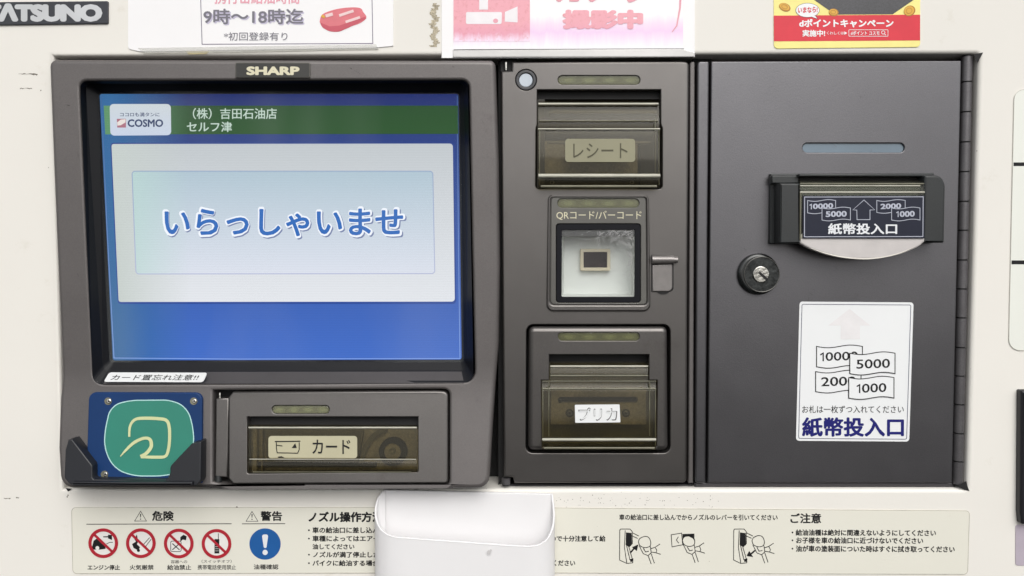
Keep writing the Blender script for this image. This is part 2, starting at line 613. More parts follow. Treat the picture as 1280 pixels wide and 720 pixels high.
def text(body, box, mat, parent, surf=WALL, lift=0.0, bold=0.0, shear=0.0, name='lettering', spacing=1.0, skew=0.0):
    """lettering fitted to the box x0,y0,x1,y1 (picture points) on a surface"""
    c = bpy.data.curves.new(name, 'FONT')
    c.body = body; c.resolution_u = 3; c.shear = shear; c.space_character = spacing
    o = bpy.data.objects.new(name, c)
    COL.objects.link(o)
    dg = bpy.context.evaluated_depsgraph_get()
    me = bpy.data.meshes.new_from_object(o.evaluated_get(dg))
    bpy.data.objects.remove(o); bpy.data.curves.remove(c)
    xs = [v.co.x for v in me.vertices]; ys = [v.co.y for v in me.vertices]
    x0, x1, y0, y1 = min(xs), max(xs), min(ys), max(ys)
    if bold > 0:                                        # thicken by overlaying shifted copies, each a hair above the last
        bm = bmesh.new(); bm.from_mesh(me)
        src = bm.verts[:] + bm.edges[:] + bm.faces[:]
        nb_ = 12 if bold > 0.05 else 6
        for k_ in range(nb_):
            a = 2 * math.pi * k_ / nb_
            g_ = bmesh.ops.duplicate(bm, geom=src)['geom']
            for v in g_:
                if isinstance(v, bmesh.types.BMVert):
                    v.co += Vector((bold * math.cos(a), bold * math.sin(a), (k_ + 1) * 1.0))
        bm.to_mesh(me); bm.free()
        x0 -= bold; x1 += bold; y0 -= bold; y1 += bold
    for v in me.vertices:
        hz_ = v.co.z
        u, w = (v.co.x - x0) / (x1 - x0), (v.co.y - y0) / max(1e-6, (y1 - y0))
        v.co = surf.at(box[0] + (box[2] - box[0]) * u, box[3] + (box[1] - box[3]) * w + skew * u, lift + hz_ * 3e-6)
    bm = bmesh.new(); bm.from_mesh(me); bpy.data.meshes.remove(me)
    for f in bm.faces:
        f.normal_update()
        if f.normal.y > 0: f.normal_flip()
    me = None
    return link(name, bm, mat, parent)


def sweep(name, prof, x0, x1, th, mat, parent, surf=WALL, x0b=None, x1b=None, label=None):
    """a bent sheet: profile of (row, depth) points pulled sideways from x0 to x1, th thick"""
    x0b = x0 if x0b is None else x0b; x1b = x1 if x1b is None else x1b
    n = len(prof)
    pts = [surf.at((x0 + x1) / 2, y, d) for y, d in prof]
    two = [Vector((p.y, p.z)) for p in pts]
    inn = []
    for i in range(n):
        a = two[i - 1] if i else two[i]
        c = two[i + 1] if i < n - 1 else two[i]
        t = (c - a).normalized()
        inn.append(two[i] + Vector((-t.y, t.x)) * -th)      # towards the casing
    if (inn[n // 2] - two[n // 2]).x < 0:
        inn = [t2 * 2 - i2 for t2, i2 in zip(two, inn)]
    bm = bmesh.new()
    rows = []
    for i, (y, d) in enumerate(prof):
        q = i / (n - 1)
        xl, xr = surf.at(x0 + (x0b - x0) * q, y, d).x, surf.at(x1 + (x1b - x1) * q, y, d).x
        rows.append([bm.verts.new((xl, two[i].x, two[i].y)), bm.verts.new((xr, two[i].x, two[i].y)),
                     bm.verts.new((xr, inn[i].x, inn[i].y)), bm.verts.new((xl, inn[i].x, inn[i].y))])
    for a, b in zip(rows, rows[1:]):
        for i in range(4):
            f = bm.faces.new((a[i], a[(i + 1) % 4], b[(i + 1) % 4], b[i])); f.smooth = i in (0, 2)
    bm.faces.new(rows[0]); bm.faces.new(rows[-1][::-1])
    bmesh.ops.recalc_face_normals(bm, faces=bm.faces)
    for e_ in bm.edges:
        if len(e_.link_faces) == 2 and e_.link_faces[0].normal.angle(e_.link_faces[1].normal, 0) > 0.7: e_.smooth = False
    return link(name, bm, mat, parent, label)


def rod(name, xa, ya, xb, yb, d, r, mat, parent, surf=WALL, n=10):
    a, b = surf.at(xa, ya, d), surf.at(xb, yb, d)
    ax = (b - a).normalized()
    u = ax.cross(Vector((0, 1, 0))).normalized(); v = ax.cross(u)
    bm = bmesh.new()
    A, B = [], []
    for i in range(n):
        t = 2 * math.pi * i / n
        o = u * math.cos(t) * r + v * math.sin(t) * r
        A.append(bm.verts.new(a + o)); B.append(bm.verts.new(b + o))
    for i in range(n):
        f = bm.faces.new((A[i], A[(i + 1) % n], B[(i + 1) % n], B[i])); f.smooth = True
    bm.faces.new(A[::-1]); bm.faces.new(B)
    bmesh.ops.recalc_face_normals(bm, faces=bm.faces)
    for e_ in bm.edges:
        if len(e_.link_faces) == 2 and e_.link_faces[0].normal.angle(e_.link_faces[1].normal, 0) > 1: e_.smooth = False
    bmesh.ops.recalc_face_normals(bm, faces=bm.faces)
    return link(name, bm, mat, parent)


def screw(x, y, lift, r, parent, surf=WALL, mat=None):
    s = prism('screw', ellipse(x, y, r, n=16), lift, lift - 0.002, mat or M['steel'], parent, surf, bevel=r * PX * 0.3)
    Print(surf, lift + 0.00012).poly(ellipse(x, y, r * 0.42, n=6)).done('screw_socket', M['gap'], s)
    return s


def led_strip(x0, y0, x1, y1, front, parent, surf=WALL):
    """frosted lens bar over four unlit lamps, set in its own slot"""
    bed = prism('led_strip', rect(x0, y0, x1, y1, (y1 - y0) / 2, 6), front - 0.0016, front - 0.004, M['lensbed'], parent, surf)
    for i in range(4):
        cx = x0 + (x1 - x0) * (0.13 + 0.25 * i)
        prism('led_reflector', ellipse(cx, (y0 + y1) / 2, (x1 - x0) * 0.095, (y1 - y0) * 0.36, n=18), front - 0.0015, front - 0.0018, M['ledglow'], bed, surf)
        prism('led', ellipse(cx, (y0 + y1) / 2 + 0.3, (x1 - x0) * 0.055, (y1 - y0) * 0.24, n=16), front - 0.0013, front - 0.0017, M['led'], bed, surf)
    prism('lens', rect(x0 + .4, y0 + .4, x1 - .4, y1 - .4, (y1 - y0) / 2, 6), front - 0.0004, front - 0.0008, M['lens'], bed, surf, bevel=0.0002)
    return bed


def slot(x0, y0, x1, y1):
    return rect(x0, y0, x1, y1, (y1 - y0) / 2, 6)


def note_outline(x0, y0, x1, y1, amp, n=14):
    top = [(x0 + (x1 - x0) * i / n, y0 + amp * math.sin(2 * math.pi * i / n)) for i in range(n + 1)]
    bot = [(x0 + (x1 - x0) * i / n, y1 + amp * math.sin(2 * math.pi * i / n)) for i in range(n, -1, -1)]
    return top + bot


# ------------------------------------------------------------------ dispenser casing
cas = thing('dispenser_casing', 'cream painted sheet metal front of the fuel dispenser around all the grey units', 'casing', 640, 360)
hole = [(66, 70), (1224, 67, 4), (1209, 611.5, 4), (79, 611.5)]
prism('front_panel', [(-260, -200), (1560, -200), (1560, 940), (-260, 940)], 0, -0.03, M['cream'], cas,
      holes=[rounded(hole)], bevel=0.0, hbevel=0.0024, seg=6)
prism('back_plate', [(-100, -60), (1380, -60), (1380, 760), (-100, 760)], -0.0302, -0.0325, M['gap'], cas)
for pts in ([(1217, 68), (1229, 65.5), (1226, 71), (1222, 79)], [(1208, 601), (1209.5, 608), (1212, 614), (1205, 612), (1196, 608)],
            [(82, 610), (90, 611), (85, 614.5)]):
    Print(WALL, 0.00015).poly(pts).done('corner_notch', M['gap'], cas)
sc_ = Print(WALL, 0.0001)
for (x, y, l) in ((23, 92.5, 22), (25, 110.5, 15), (5, 623, 8), (20, 622, 4), (40, 93.2, 7)):
    pts = [(x + l * i / 9, y + random.uniform(-0.5, 0.5)) for i in range(10)]
    sc_.stroke(pts, [0.2 + random.uniform(0, 1.3) for _ in pts])
for (x, y) in ((51, 113), (84, 621), (85, 619), (740, 636), (771, 637), (296, 634), (1166, 703), (965, 663)):
    sc_.poly(ellipse(x, y, random.uniform(0.7, 1.2), random.uniform(0.6, 1.4), n=7))
for _ in range(70):
    x, y = random.uniform(695, 900), random.gauss(625, 5)
    if 614 < y < 636: sc_.poly(ellipse(x, y, random.uniform(0.2, 0.75), random.uniform(0.2, 0.55), n=6))
sc_.done('paint_chips', M['scratch'], cas)['kind'] = 'stuff'
rs = Print(WALL, 0.00012)
for i in range(26):
    y = 4 + i * 2.1
    w = 2.4 + 2.6 * abs(math.sin(i * 1.7))
    x = 543 + 2.2 * math.sin(i * 0.9)
    rs.poly([(x - w + random.uniform(-1, 1), y), (x + w + random.uniform(-1, 1), y + random.uniform(-.5, .5)), (x + w * .8, y + 2.3), (x - w * .8, y + 2.2)])
rs.done('tape_residue', M['residue'], cas)
gl = Print(WALL, 0.00011)
gl.poly([(232, 64), (248, 62), (262, 64), (258, 67.5), (236, 68)])
gl.done('glue_stain', pbr('yellowed_glue', (222, 210, 168), 0.6), cas)

# ------------------------------------------------------------------ display unit
za_, zb_ = P(350, 452, 0.007).z, P(350, 604, 0.007).z


def chin(z):
    t = (za_ - z) / (za_ - zb_)
    if t <= 0: return 0.0
    if t < 0.3: return 0.011 * (t * t / 0.6)
    return 0.011 * (min(t, 1.15) - 0.15)


cutz = [za_ + (zb_ - za_) * t for t in (0.0, 0.06, 0.12, 0.18, 0.24, 0.30, 0.5, 0.75)]
DISP = Surf(0.007, chin, cutz)
FLATD = Surf(0.007)
disp = thing('display_unit', 'large taupe touch screen unit with blue welcome screen at left of the dispenser', 'touch screen', 345, 600, 0)
outer = rounded([(60.5, 74, 9), (619, 75, 7), (623, 200), (624.5, 330), (623, 430), (619, 480), (615, 540), (611, 611, 14), (200, 611), (75, 611, 16), (72, 560),
                 (74, 500), (76.5, 470), (74, 400), (69.5, 300), (65, 190)])
scr_hole = rounded([(99, 101, 9), (586, 100, 9), (590, 300), (594, 477, 14), (350, 479.5), (117, 480, 14), (108, 300)])
card_hole = rounded([(266, 488), (288, 488), (548, 486.5, 10), (562, 487, 12), (562, 607, 6), (288, 608), (266, 602)])
prism('bezel', outer, 0, -0.016, M['taupe'], disp, DISP, holes=[scr_hole, card_hole], bevel=0.0026, hbevel=0.0016, seg=4)
sf = Print(FLATD, 0.00008)
for (x, y, l, a, w_) in ((83, 131, 5, .3, 1.2), (437, 84.5, 4, .6, 1.0), (443, 88, 11, .55, .35), (420, 98, 5, .1, .6), (565, 83, 3, .4, .9), (97, 190, 8, 1.5, .5), (96, 341, 6, 1.1, .5), (612, 262, 9, .9, .5), (606, 255, 5, 1.0, .3),
                      (104, 372, 5, .2, .4), (602, 150, 6, 1.2, .3), (596, 466, 8, 2.0, .6), (599, 474, 5, 1.9, .5)):
    sf.stroke([(x, y), (x + l * .5 * math.cos(a) + .4, y + l * .5 * math.sin(a)), (x + l * math.cos(a), y + l * math.sin(a))], [w_ * .3, w_, w_ * .2])
sf.done('scuffs', pbr('display_scuff', (70, 65, 66), 0.6), disp)['kind'] = 'stuff'
# recess around the screen
g_out = rounded([(100, 102, 8), (585, 101, 8), (592, 478, 11), (116, 480.5, 11)])
g_in = rounded([(124, 116.5, 4), (574, 116, 4), (578, 450, 4), (140.5, 451.5, 4)])
g_mid = rounded([(107, 105, 7), (580, 104, 7), (584, 463, 8), (129, 464, 8)])
loft('screen_gasket', g_mid, -0.006, g_in, -0.0103, M['gasket'], disp, FLATD)
slope = loft('recess_slope', g_out, 0.0006, g_mid, -0.006, M['gasket'], disp, FLATD)
lo = Print(FLATD, 0)
lo.bm.free(); lo.bm = bmesh.new()
q = [lo.bm.verts.new(FLATD.at(x, y, d)) for x, y, d in ((129, 480, 0.0009), (580, 479, 0.0009), (577, 464.4, -0.0050), (136, 465, -0.0050))]
lo.bm.faces.new(q)
lo.done('recess_ledge', pbr('dark_taupe_plastic', (66, 63, 64), 0.5, 0.1), disp)
# the screen
scr = prism('screen', rect(122, 113, 582, 455), -0.0105, -0.013, M['gap'], disp, FLATD)
LC = -0.0104


def sp(l): return dict(surf=FLATD, lift=LC + l * 0.00012)


quad = [(124.5, 117.5), (573, 117.5), (577, 449.5), (141, 450.5)]
Print(**sp(0)).poly(rounded([(x, y, 3) for x, y in quad])).done('screen_background', M['s_bg'], scr)
Print(**sp(1)).stroke([(126.5, 119), (133.5, 280), (142.5, 447.5), (300, 448.8), (575, 448), (573, 300), (571.5, 119.5)], 0.9, False).done('screen_outline', M['s_edge'], scr)
Print(**sp(1)).poly([(129.5, 132), (572.5, 132), (573, 167.5), (131.5, 168)]).done('header_band', M['s_green'], scr)
Print(**sp(2)).poly(rounded([(137, 130, 5), (213.5, 130, 5), (214, 169, 5), (138, 169.5, 5)])).done('logo_box', M['s_logo'], scr)
Print(**sp(3)).poly([(146, 148.5), (157.5, 148.5), (157.5, 159.5), (146.5, 159.5)]).done('logo_emblem', M['s_logored'], scr)
Print(**sp(4)).poly([(146.5, 153), (151, 149.5), (157, 149), (156.8, 153), (151, 156.5), (146.8, 157)]).done('logo_emblem_swoosh', M['s_logopale'], scr)
text('ココロも満タンに', (150, 140.5, 199.5, 145.8), M['s_logotxt'], scr, bold=0.015, **sp(3))
text('COSMO', (159.5, 149, 204, 158.8), M['s_logotxt'], scr, bold=0.035, **sp(3))
text('（株）吉田石油店', (241, 135, 346, 149), M['s_txt'], scr, bold=0.012, **sp(2))
text('セルフ津', (233.5, 152, 290, 165), M['s_txt'], scr, bold=0.018, **sp(2))
Print(**sp(1)).poly(rounded([(138, 178.5, 4), (568, 178.5, 5), (570.5, 380, 5), (147.3, 380, 4)])).done('message_panel_shade', lit('screen_panel_shade', (36, 62, 128), (38, 72, 150), lines=0.02), scr)
Print(**sp(2)).poly(rounded([(139.3, 180, 3), (566, 179.5, 4), (568.5, 377, 4), (148.3, 377.5, 3)])).done('message_panel', M['s_white'], scr)
Print(**sp(3)).poly(rounded([(165, 214, 4), (541, 214, 4), (543.5, 342, 4), (170, 342.5, 4)])).done('message_box', M['s_box'], scr)
Print(**sp(4)).stroke(rounded([(165, 214, 4), (541, 214, 4), (543.5, 342, 4), (170, 342.5, 4)]), 1.1, True).done('message_box_outline', M['s_boxline'], scr)
WB = (205.5, 260.5, 504, 295.5)
text('いらっしゃいませ', (WB[0] - 1.2, WB[1] - 0.8, WB[2] + 4.2, WB[3] + 4.2), M['s_shade'], scr, bold=0.052, **sp(5))
text('いらっしゃいませ', (WB[0] - 2.7, WB[1] - 2.7, WB[2] + 2.7, WB[3] + 2.7), M['s_halo'], scr, bold=0.062, **sp(6))
text('いらっしゃいませ', WB, M['s_word'], scr, bold=0.024, **sp(7))
gs = prism('touch_glass', rect(122, 114, 580, 453), -0.0089, -0.0092, see_through('touch_panel_glass', (253, 253, 253), 0.0, 0.10, 0.04, (208, 214, 212), glare=(19, 1, 5.5)), disp, FLATD)  # reflected glare painted as patchy pale haze in the glass
# maker badge
bd = prism('maker_badge', rect(294, 78, 387.5, 97.3, 1.5), 0.0010, -0.001, M['badgerim'], disp, FLATD, bevel=0.0003)
prism('badge_face', rect(295.2, 79.2, 386.3, 96.1, 1), 0.0012, 0.0004, M['badge'], bd, FLATD)
text('SHARP', (308, 83, 374.5, 94), M['badge_txt'], bd, FLATD, 0.0014, bold=0.055)

# ------------------------------------------------------------------ small warning strip on the recess edge
st = thing('warning_strip', 'narrow slanting white sticker below the screen reading card left behind warning', 'sticker', 195, 478, 0.007)
prism('strip', rounded([(136.5, 465.5, 3), (259, 466, 3), (254, 477.8, 3), (129.5, 477.3, 3)]), 0.0013, 0.0008, M['label_white'], st, DISP)
text('カード置忘れ注意!!', (138, 468.2, 249, 475.2), M['k'], st, DISP, 0.00145, bold=0.004, shear=0.35)

# ------------------------------------------------------------------ contactless reader
rd = thing('contactless_reader', 'blue card reading pad with green emblem under the screen at lower left', 'card reader', 180, 605, 0.015)
rb = prism('pad', rounded([(111, 490.5, 9), (252.5, 491, 9), (252, 604), (107.5, 603)]), 0.0022, -0.004, M['blue'], rd, DISP, bevel=0.0006)
em = rounded([(131, 540, 16), (138, 508, 22), (160, 500.5, 14), (215, 500, 14), (234, 510, 18), (242, 535, 14), (242, 562, 14), (232, 588, 22), (205, 595, 10),
              (168, 595, 10), (142, 586, 24), (130.5, 560, 16)], 6)
Print(DISP, 0.0023).poly(em).done('emblem_field', M['green'], rb)
Print(DISP, 0.0024).stroke(em, 1.3, True).done('emblem_outline', M['mint'], rb)


def smooth_path(pts, k_=6):
    out = []
    n = len(pts)
    for i in range(n - 1):
        p0, p1, p2, p3 = pts[max(i - 1, 0)], pts[i], pts[i + 1], pts[min(i + 2, n - 1)]
        for j in range(k_):
            t = j / k_
            out.append(tuple(0.5 * (2 * p1[a] + (p2[a] - p0[a]) * t + (2 * p0[a] - 5 * p1[a] + 4 * p2[a] - p3[a]) * t * t + (3 * p1[a] - p0[a] - 3 * p2[a] + p3[a]) * t ** 3) for a in range(len(p1))))
    out.append(pts[-1])
    return out


mk = smooth_path([(161.5, 546, 2.6), (162.5, 533, 3), (168, 525, 3.4), (178, 522.8, 4), (200, 523.5, 4), (208.5, 526, 4), (211.5, 534, 3.9), (212, 548, 3.8), (210.5, 562, 3.8),
                  (207, 570, 3.6), (198, 571.5, 3.8), (176, 571, 3.6)])
Print(DISP, 0.0025).stroke([(p[0], p[1]) for p in mk], [p[2] for p in mk]).done('emblem_mark', M['straw'], rb)
mk = smooth_path([(175.5, 570.5, 3.6), (183, 566.5, 4.2), (189, 558, 4.4), (187.5, 549.5, 4), (180, 547.8, 3.8), (168, 553, 3.8), (158, 562, 3), (150.5, 570.5, 1.0)])
Print(DISP, 0.0026).stroke([(p[0], p[1]) for p in mk], [p[2] for p in mk]).done('emblem_mark', M['straw'], rb)
for x, y in ((135, 501.5), (242, 501.5), (130.5, 593), (239, 594)):
    prism('screw_hole', ellipse(x, y, 4.6, n=18), 0.00245, 0.002, M['rimdim'], rd, DISP)
    screw(x + 0.7, y, 0.0029, 3.1, rd, DISP, M['chrome'])
hd = thing('card_holder', 'black open cradle clipped around the bottom of the blue reading pad', 'card holder', 165, 607, 0.015)
prism('cradle', rounded([(85, 550), (90, 549), (115.5, 582, 2), (115.5, 599, 3), (207, 601, 4), (212.5, 592, 3), (212.5, 583, 3), (240, 554, 2), (251.5, 551.5, 2), (251, 602, 3), (245, 607.5),
                         (88, 607, 4), (80, 598, 2), (81.5, 562)]), 0.0085, -0.002, M['blackblue'], hd, DISP, bevel=0.0007)
prism('cradle_floor', rect(90, 602.5, 240, 607, 1), 0.0115, -0.001, M['blackblue'], hd, DISP, bevel=0.0005)

# ------------------------------------------------------------------ card slot unit
cs = thing('card_slot_unit', 'wide taupe hinged card slot cover with card label under the screen', 'card slot', 420, 606, 0.015)
prism('recess_floor', rect(262, 484, 566, 610), -0.0120, -0.0130, M['gap'], cs, DISP)
panel = rounded([(285.5, 497), (291, 490), (549, 488.5, 9), (560, 490, 9), (560, 604.5, 4), (291, 605.5), (285, 598)])
win = rounded([(309, 521), (522.5, 521), (522.5, 590, 2), (309, 592, 2)])
prism('cover_plate', panel, 0.0006, -0.006, M['taupe_lite'], cs, DISP, holes=[win, slot(340, 507, 411.5, 517)], bevel=0.0011, hbevel=0.0005)
prism('hinge_leaf', rounded([(270, 498), (286, 497.5), (284.5, 597), (268.5, 596)]), -0.0012, -0.006, M['taupe_lite'], cs, DISP, bevel=0.0008)
rod('hinge_pin', 275, 491, 275, 500, -0.003, 0.0008, M['chrome'], cs, DISP)
rod('hinge_pin', 273, 594, 273, 602, -0.003, 0.0022, M['black'], cs, DISP)
led_strip(340, 507, 411.5, 517, 0.0006, cs, DISP)
prism('slot_back', rect(305, 517, 526, 596), -0.009, -0.0105, M['cavity_brown'], cs, DISP)
prism('slot_top', rect(305, 519, 526, 533), -0.006, -0.009, M['gap'], cs, DISP)
ring = prism('lock_ring', ellipse(491, 565, 17.5, n=32), -0.0050, -0.009, M['gap'], cs, DISP, holes=[ellipse(490.5, 565, 11, n=28)])
prism('lock_face', ellipse(490.5, 565, 10.5, n=28), -0.0058, -0.009, M['cavity_brown'], cs, DISP, bevel=0.0004)
prism('lock_core', ellipse(490, 564, 4.5, n=18), -0.0048, -0.009, M['rimdim'], cs, DISP, bevel=0.0004, holes=[ellipse(490, 564, 2.2, n=12)])
prism('card_guide', rounded([(330, 536), (455, 536), (448, 578), (334, 578)]), -0.0062, -0.009, M['olive'], cs, DISP, bevel=0.0005)
prism('card_mouth', rect(318, 579, 470, 584), -0.0055, -0.009, M['gap'], cs, DISP, bevel=0.0004)
prism('guide_rib', rect(316, 533, 321, 590), -0.0045, -0.009, M['cavity_brown'], cs, DISP, bevel=0.0004)
prism('guide_rib', rect(326, 533, 328, 590), -0.0045, -0.009, M['cavity_brown'], cs, DISP, bevel=0.0004)
prism('guide_arc', smooth_path([(448, 590), (449, 575), (455, 556), (466, 542), (480, 535), (484, 538), (472, 545), (461, 558), (454, 576), (453, 590)], 3), -0.0060, -0.009, M['olive'], cs, DISP)
fl = sweep('flap', [(531, -0.0015), (534, 0.0002), (545, 0.0007), (571, 0.0010), (574, 0.0024), (583, 0.0030), (588, 0.0024), (590.5, 0.0)], 311, 521.5, 0.0008, M['smoke'], cs, DISP)
rod('flap_edge', 311, 534.6, 521, 534.6, 0.0010, 0.0006, M['rim'], fl, DISP)
rod('flap_edge', 312, 574, 520, 574.2, 0.0026, 0.00028, M['rim'], fl, DISP)
rod('flap_edge', 316, 590, 514, 590, 0.0010, 0.00032, M['rimdim'], fl, DISP)
lb = prism('slot_label', rect(335.5, 545, 446.5, 573, 4), 0.0016, 0.0013, M['beige'], cs, DISP)
text('カード', (390.5, 549.5, 438, 567.5), M['k'], lb, DISP, 0.0018, bold=0.012)
ic = Print(DISP, 0.0018)
ic.stroke([(343.5, 552), (375.5, 551.5)], 1.4).stroke([(345.5, 553), (345.5, 560), (346.5, 566), (372, 566.5), (374, 562), (374, 553)], 1.1)
ic.poly([(369, 554), (371, 560), (364.5, 560)]).stroke([(346, 556.5), (353, 557.5)], 1.2)
ic.poly([(347, 571), (352, 570.2), (356, 572.3), (348, 572.3)])
ic.done('card_symbol', M['k'], lb)

# ------------------------------------------------------------------ payment column
PAY = Surf(-0.0008)
pay = thing('payment_column', 'narrow upright taupe panel between touch screen and banknote door', 'panel', 744, 606, 0)
main = rounded([(640, 77), (852, 76, 7), (861.5, 77, 5), (860, 300), (858.5, 603.5, 5), (643, 604.5), (641, 597), (629.5, 597), (626.5, 88.5), (640, 88.5)])
h_receipt = rounded([(671.5, 112), (826, 112), (826, 155), (828, 160), (828, 236.5, 5), (669.5, 236.5, 5), (670, 160), (671.5, 155)])
h_pre = rounded([(658, 405.5, 9), (838, 405.5, 9), (838, 566.5, 9), (657, 566.5, 9)])
prism('front_plate', main, 0, -0.015, M['taupe_lite'], pay, PAY,
      holes=[h_receipt, slot(697.5, 94.5, 800, 105.5), ellipse(657.5, 100, 13.2, n=32), rect(694, 278.5, 802, 379.5), slot(696, 248, 800, 260), h_pre], bevel=0.0014, hbevel=0.0005, seg=3)
sn = prism('sensor_ring', ellipse(657.5, 100, 12.8, n=36), 0.0003, -0.006, M['sensor_ring'], pay, PAY, bevel=0.0005, holes=[ellipse(657.5, 100, 8.8, n=28)])
prism('sensor_lens', ellipse(657.3, 100.3, 8.6, n=28), -0.0003, -0.005, M['sensor'], sn, PAY, bevel=0.0004)
led_strip(697.5, 94.5, 800, 105.5, 0, pay, PAY)
for (y0, y1) in ((78, 88), (597.5, 605)):
    rod('hinge_pin', 632.5, y0, 632.5, y1, -0.002, 0.0009 if y0 < 100 else 0.0028, M['chrome'] if y0 < 100 else M['hinge'], pay, PAY)
prism('notch_back', rect(626, 72, 646, 90), -0.004, -0.008, M['gap'], pay, PAY)
prism('side_strip', rounded([(862.5, 77, 3), (868.5, 77, 2), (866.5, 604), (860.5, 604)]), -0.0014, -0.015, M['taupe'], pay, PAY, bevel=0.0006)
prism('gap_strip', rounded([(627, 77.5), (630, 600), (623, 606), (623, 76)]), -0.009, -0.02, M['gap'], pay, PAY)

# receipt outlet
rc = thing('receipt_outlet', 'smoky plastic receipt flap, topmost of the two flaps in the payment column', 'receipt outlet', 748, 236, 0)
prism('cavity_back', rect(666, 108, 831, 240), -0.0135, -0.0145, M['cavity'], rc, PAY)
prism('inner_block', rect(680, 176, 797, 222), -0.0085, -0.0135, M['cavity_brown'], rc, PAY, bevel=0.0004)
prism('inner_roof', rect(672, 112.5, 825, 124), -0.006, -0.0135, M['gap'], rc, PAY)
prism('inner_bar', rect(687, 138, 822, 143), -0.0075, -0.0135, M['rimdim'], rc, PAY, bevel=0.0004)
fl = sweep('flap', [(126, -0.005), (129, -0.0030), (131, -0.0022), (151, 0.0), (157, 0.0010), (160, 0.0024), (163, 0.0030), (216, 0.0042), (219, 0.0060), (223, 0.0066), (232, 0.0055), (235, 0.0035)],
           673, 824, 0.0009, M['smoke'], rc, PAY)
for y, d, r, m, x0, x1 in ((130, -0.0016, 0.0008, 'rim', 673, 823), (141, -0.0068, 0.0010, 'rimdim', 686, 821), (151, 0.0006, 0.00045, 'rimdim', 674, 822), (161.3, 0.0032, 0.00055, 'rim', 672.5, 825),
                           (219.8, 0.0070, 0.0013, 'rim', 673, 825), (233, 0.0056, 0.0008, 'rimdim', 676, 821)):
    rod('flap_edge', x0, y, x1, y, d, r, M[m], fl, PAY)
for x in (674.3, 823.6):
    rod('flap_side', x, 162, x, 231, 0.0036, 0.00035, M['rimdim'], fl, PAY)
rod('flap_side', 819, 148, 819, 216, 0.0028, 0.0003, M['rimdim'], fl, PAY)
lb = prism('outlet_label', rect(706.5, 173.5, 794, 202.5, 4), 0.0046, 0.0043, M['stickerolive'], rc, PAY)
text('レシート', (716.5, 179, 784.5, 197.5), M['dimtext'], lb, PAY, 0.0048, bold=0.0)

rod('paper_roller', 682, 168, 815, 168, -0.0085, 0.0026, M['cavity'], rc, PAY, n=14)
prism('paper_cutter', rect(684, 176.5, 813, 179.5), -0.0078, -0.0135, M['steel'], rc, PAY, bevel=0.0003)
prism('side_wall', rect(671, 124, 681, 236), -0.0045, -0.0135, M['cavity'], rc, PAY, bevel=0.0004)
prism('side_wall', rect(800, 176, 826, 236), -0.0095, -0.0135, M['gap'], rc, PAY, bevel=0.0004)
screw(690, 228, -0.0128, 3.0, rc, PAY); screw(790, 228, -0.0128, 3.0, rc, PAY)
# code scanner
qs = thing('code_scanner', 'square scanner window with white recess in the middle of the payment column', 'scanner', 748, 390, 0)
prism('housing', rounded([(685, 243.5, 6), (811.5, 243.5, 6), (813.5, 389.5, 9), (683, 389.5, 9)]), 0.0018, -0.0009, M['taupe_lite'], qs, PAY,
      holes=[rounded([(688.5, 245.5, 5), (808, 245.5, 5), (809, 381, 5), (687.5, 381, 5)])], bevel=0.0011)
prism('face_plate', rounded([(689, 246, 5), (807.5, 246, 5), (808.5, 380.5, 5), (688, 380.5, 5)]), 0.0008, -0.0009, pbr('scanner_plate', (102, 101, 97), 0.4, 0.35, grain=0.1, gscale=2500, bump=0.1, bscale=2500), qs, PAY,
      holes=[slot(697, 248.5, 799, 259.5), rounded([(695, 279.5, 4), (801, 279.5, 4), (801, 378.5, 4), (695, 378.5, 4)])], bevel=0.0004)
led_strip(697, 248.5, 799, 259.5, 0.0010, qs, PAY)
text('QRコード/バーコード', (695.5, 263.5, 802, 275), M['badge_txt'], qs, PAY, 0.00095, bold=0.004)
prism('window_frame', rounded([(695.5, 280, 4), (800.5, 280, 4), (800.5, 378, 4), (695.5, 378, 4)]), 0.0002, -0.0007, pbr('window_frame_black', (16, 17, 24), 0.5, spec=0.2), qs, PAY,
      holes=[rounded([(702.5, 287.5, 1.5), (793.5, 287, 1.5), (793, 371, 1.5), (702, 371, 1.5)])], bevel=0.0003)
ra = [(702, 287), (794, 286.5), (793.5, 371.5), (701.5, 371.5)]
rb_ = [(705, 291), (790, 291), (790, 367), (705, 367)]
loft('funnel', ra, -0.0006, rb_, -0.0150, M['white_in'], qs, PAY)
prism('funnel_back', rect(703, 289, 792, 369), -0.0149, -0.0160, M['white_in'], qs, PAY)
prism('shade_bar', rect(702.5, 287.5, 793.5, 295), -0.0012, -0.0150, pbr('shade_bar_dark', (70, 70, 70), 0.6), qs, PAY)  # dark bar added to shade the top of the white recess
prism('camera_frame', rect(725.5, 311, 763, 338.5, 1.5), -0.0110, -0.0149, M['tan'], qs, PAY, holes=[rect(729.5, 315, 759, 334.5)], bevel=0.0003)
prism('camera_face', rect(729, 314.5, 759.5, 335), -0.0116, -0.0149, M['chip'], qs, PAY)
prism('window_glass', rect(701.5, 286.5, 794, 372), -0.0003, -0.0006, M['glass'], qs, PAY)
scr_ = Print(PAY, -0.00025)
for _ in range(230):
    x, y = random.gauss(768, 20), 286 + abs(random.gauss(0, 11))
    if random.random() < 0.22: x, y = random.gauss(787, 4), random.uniform(290, 345)
    if not (704 < x < 792 and 288 < y < 366): continue
    a, l, c_ = random.uniform(0, 3.14), random.uniform(2, 9), random.uniform(-1, 1)
    pts = [(x + math.cos(a) * l * (t - .5) - math.sin(a) * c_ * (t - .5) ** 2 * 4, y + math.sin(a) * l * (t - .5) + math.cos(a) * c_ * (t - .5) ** 2 * 4) for t in (0, .33, .66, 1)]
    if all(703 < p[0] < 793 and 287.6 < p[1] < 370 for p in pts):
        scr_.stroke(pts, random.uniform(0.2, 0.5))
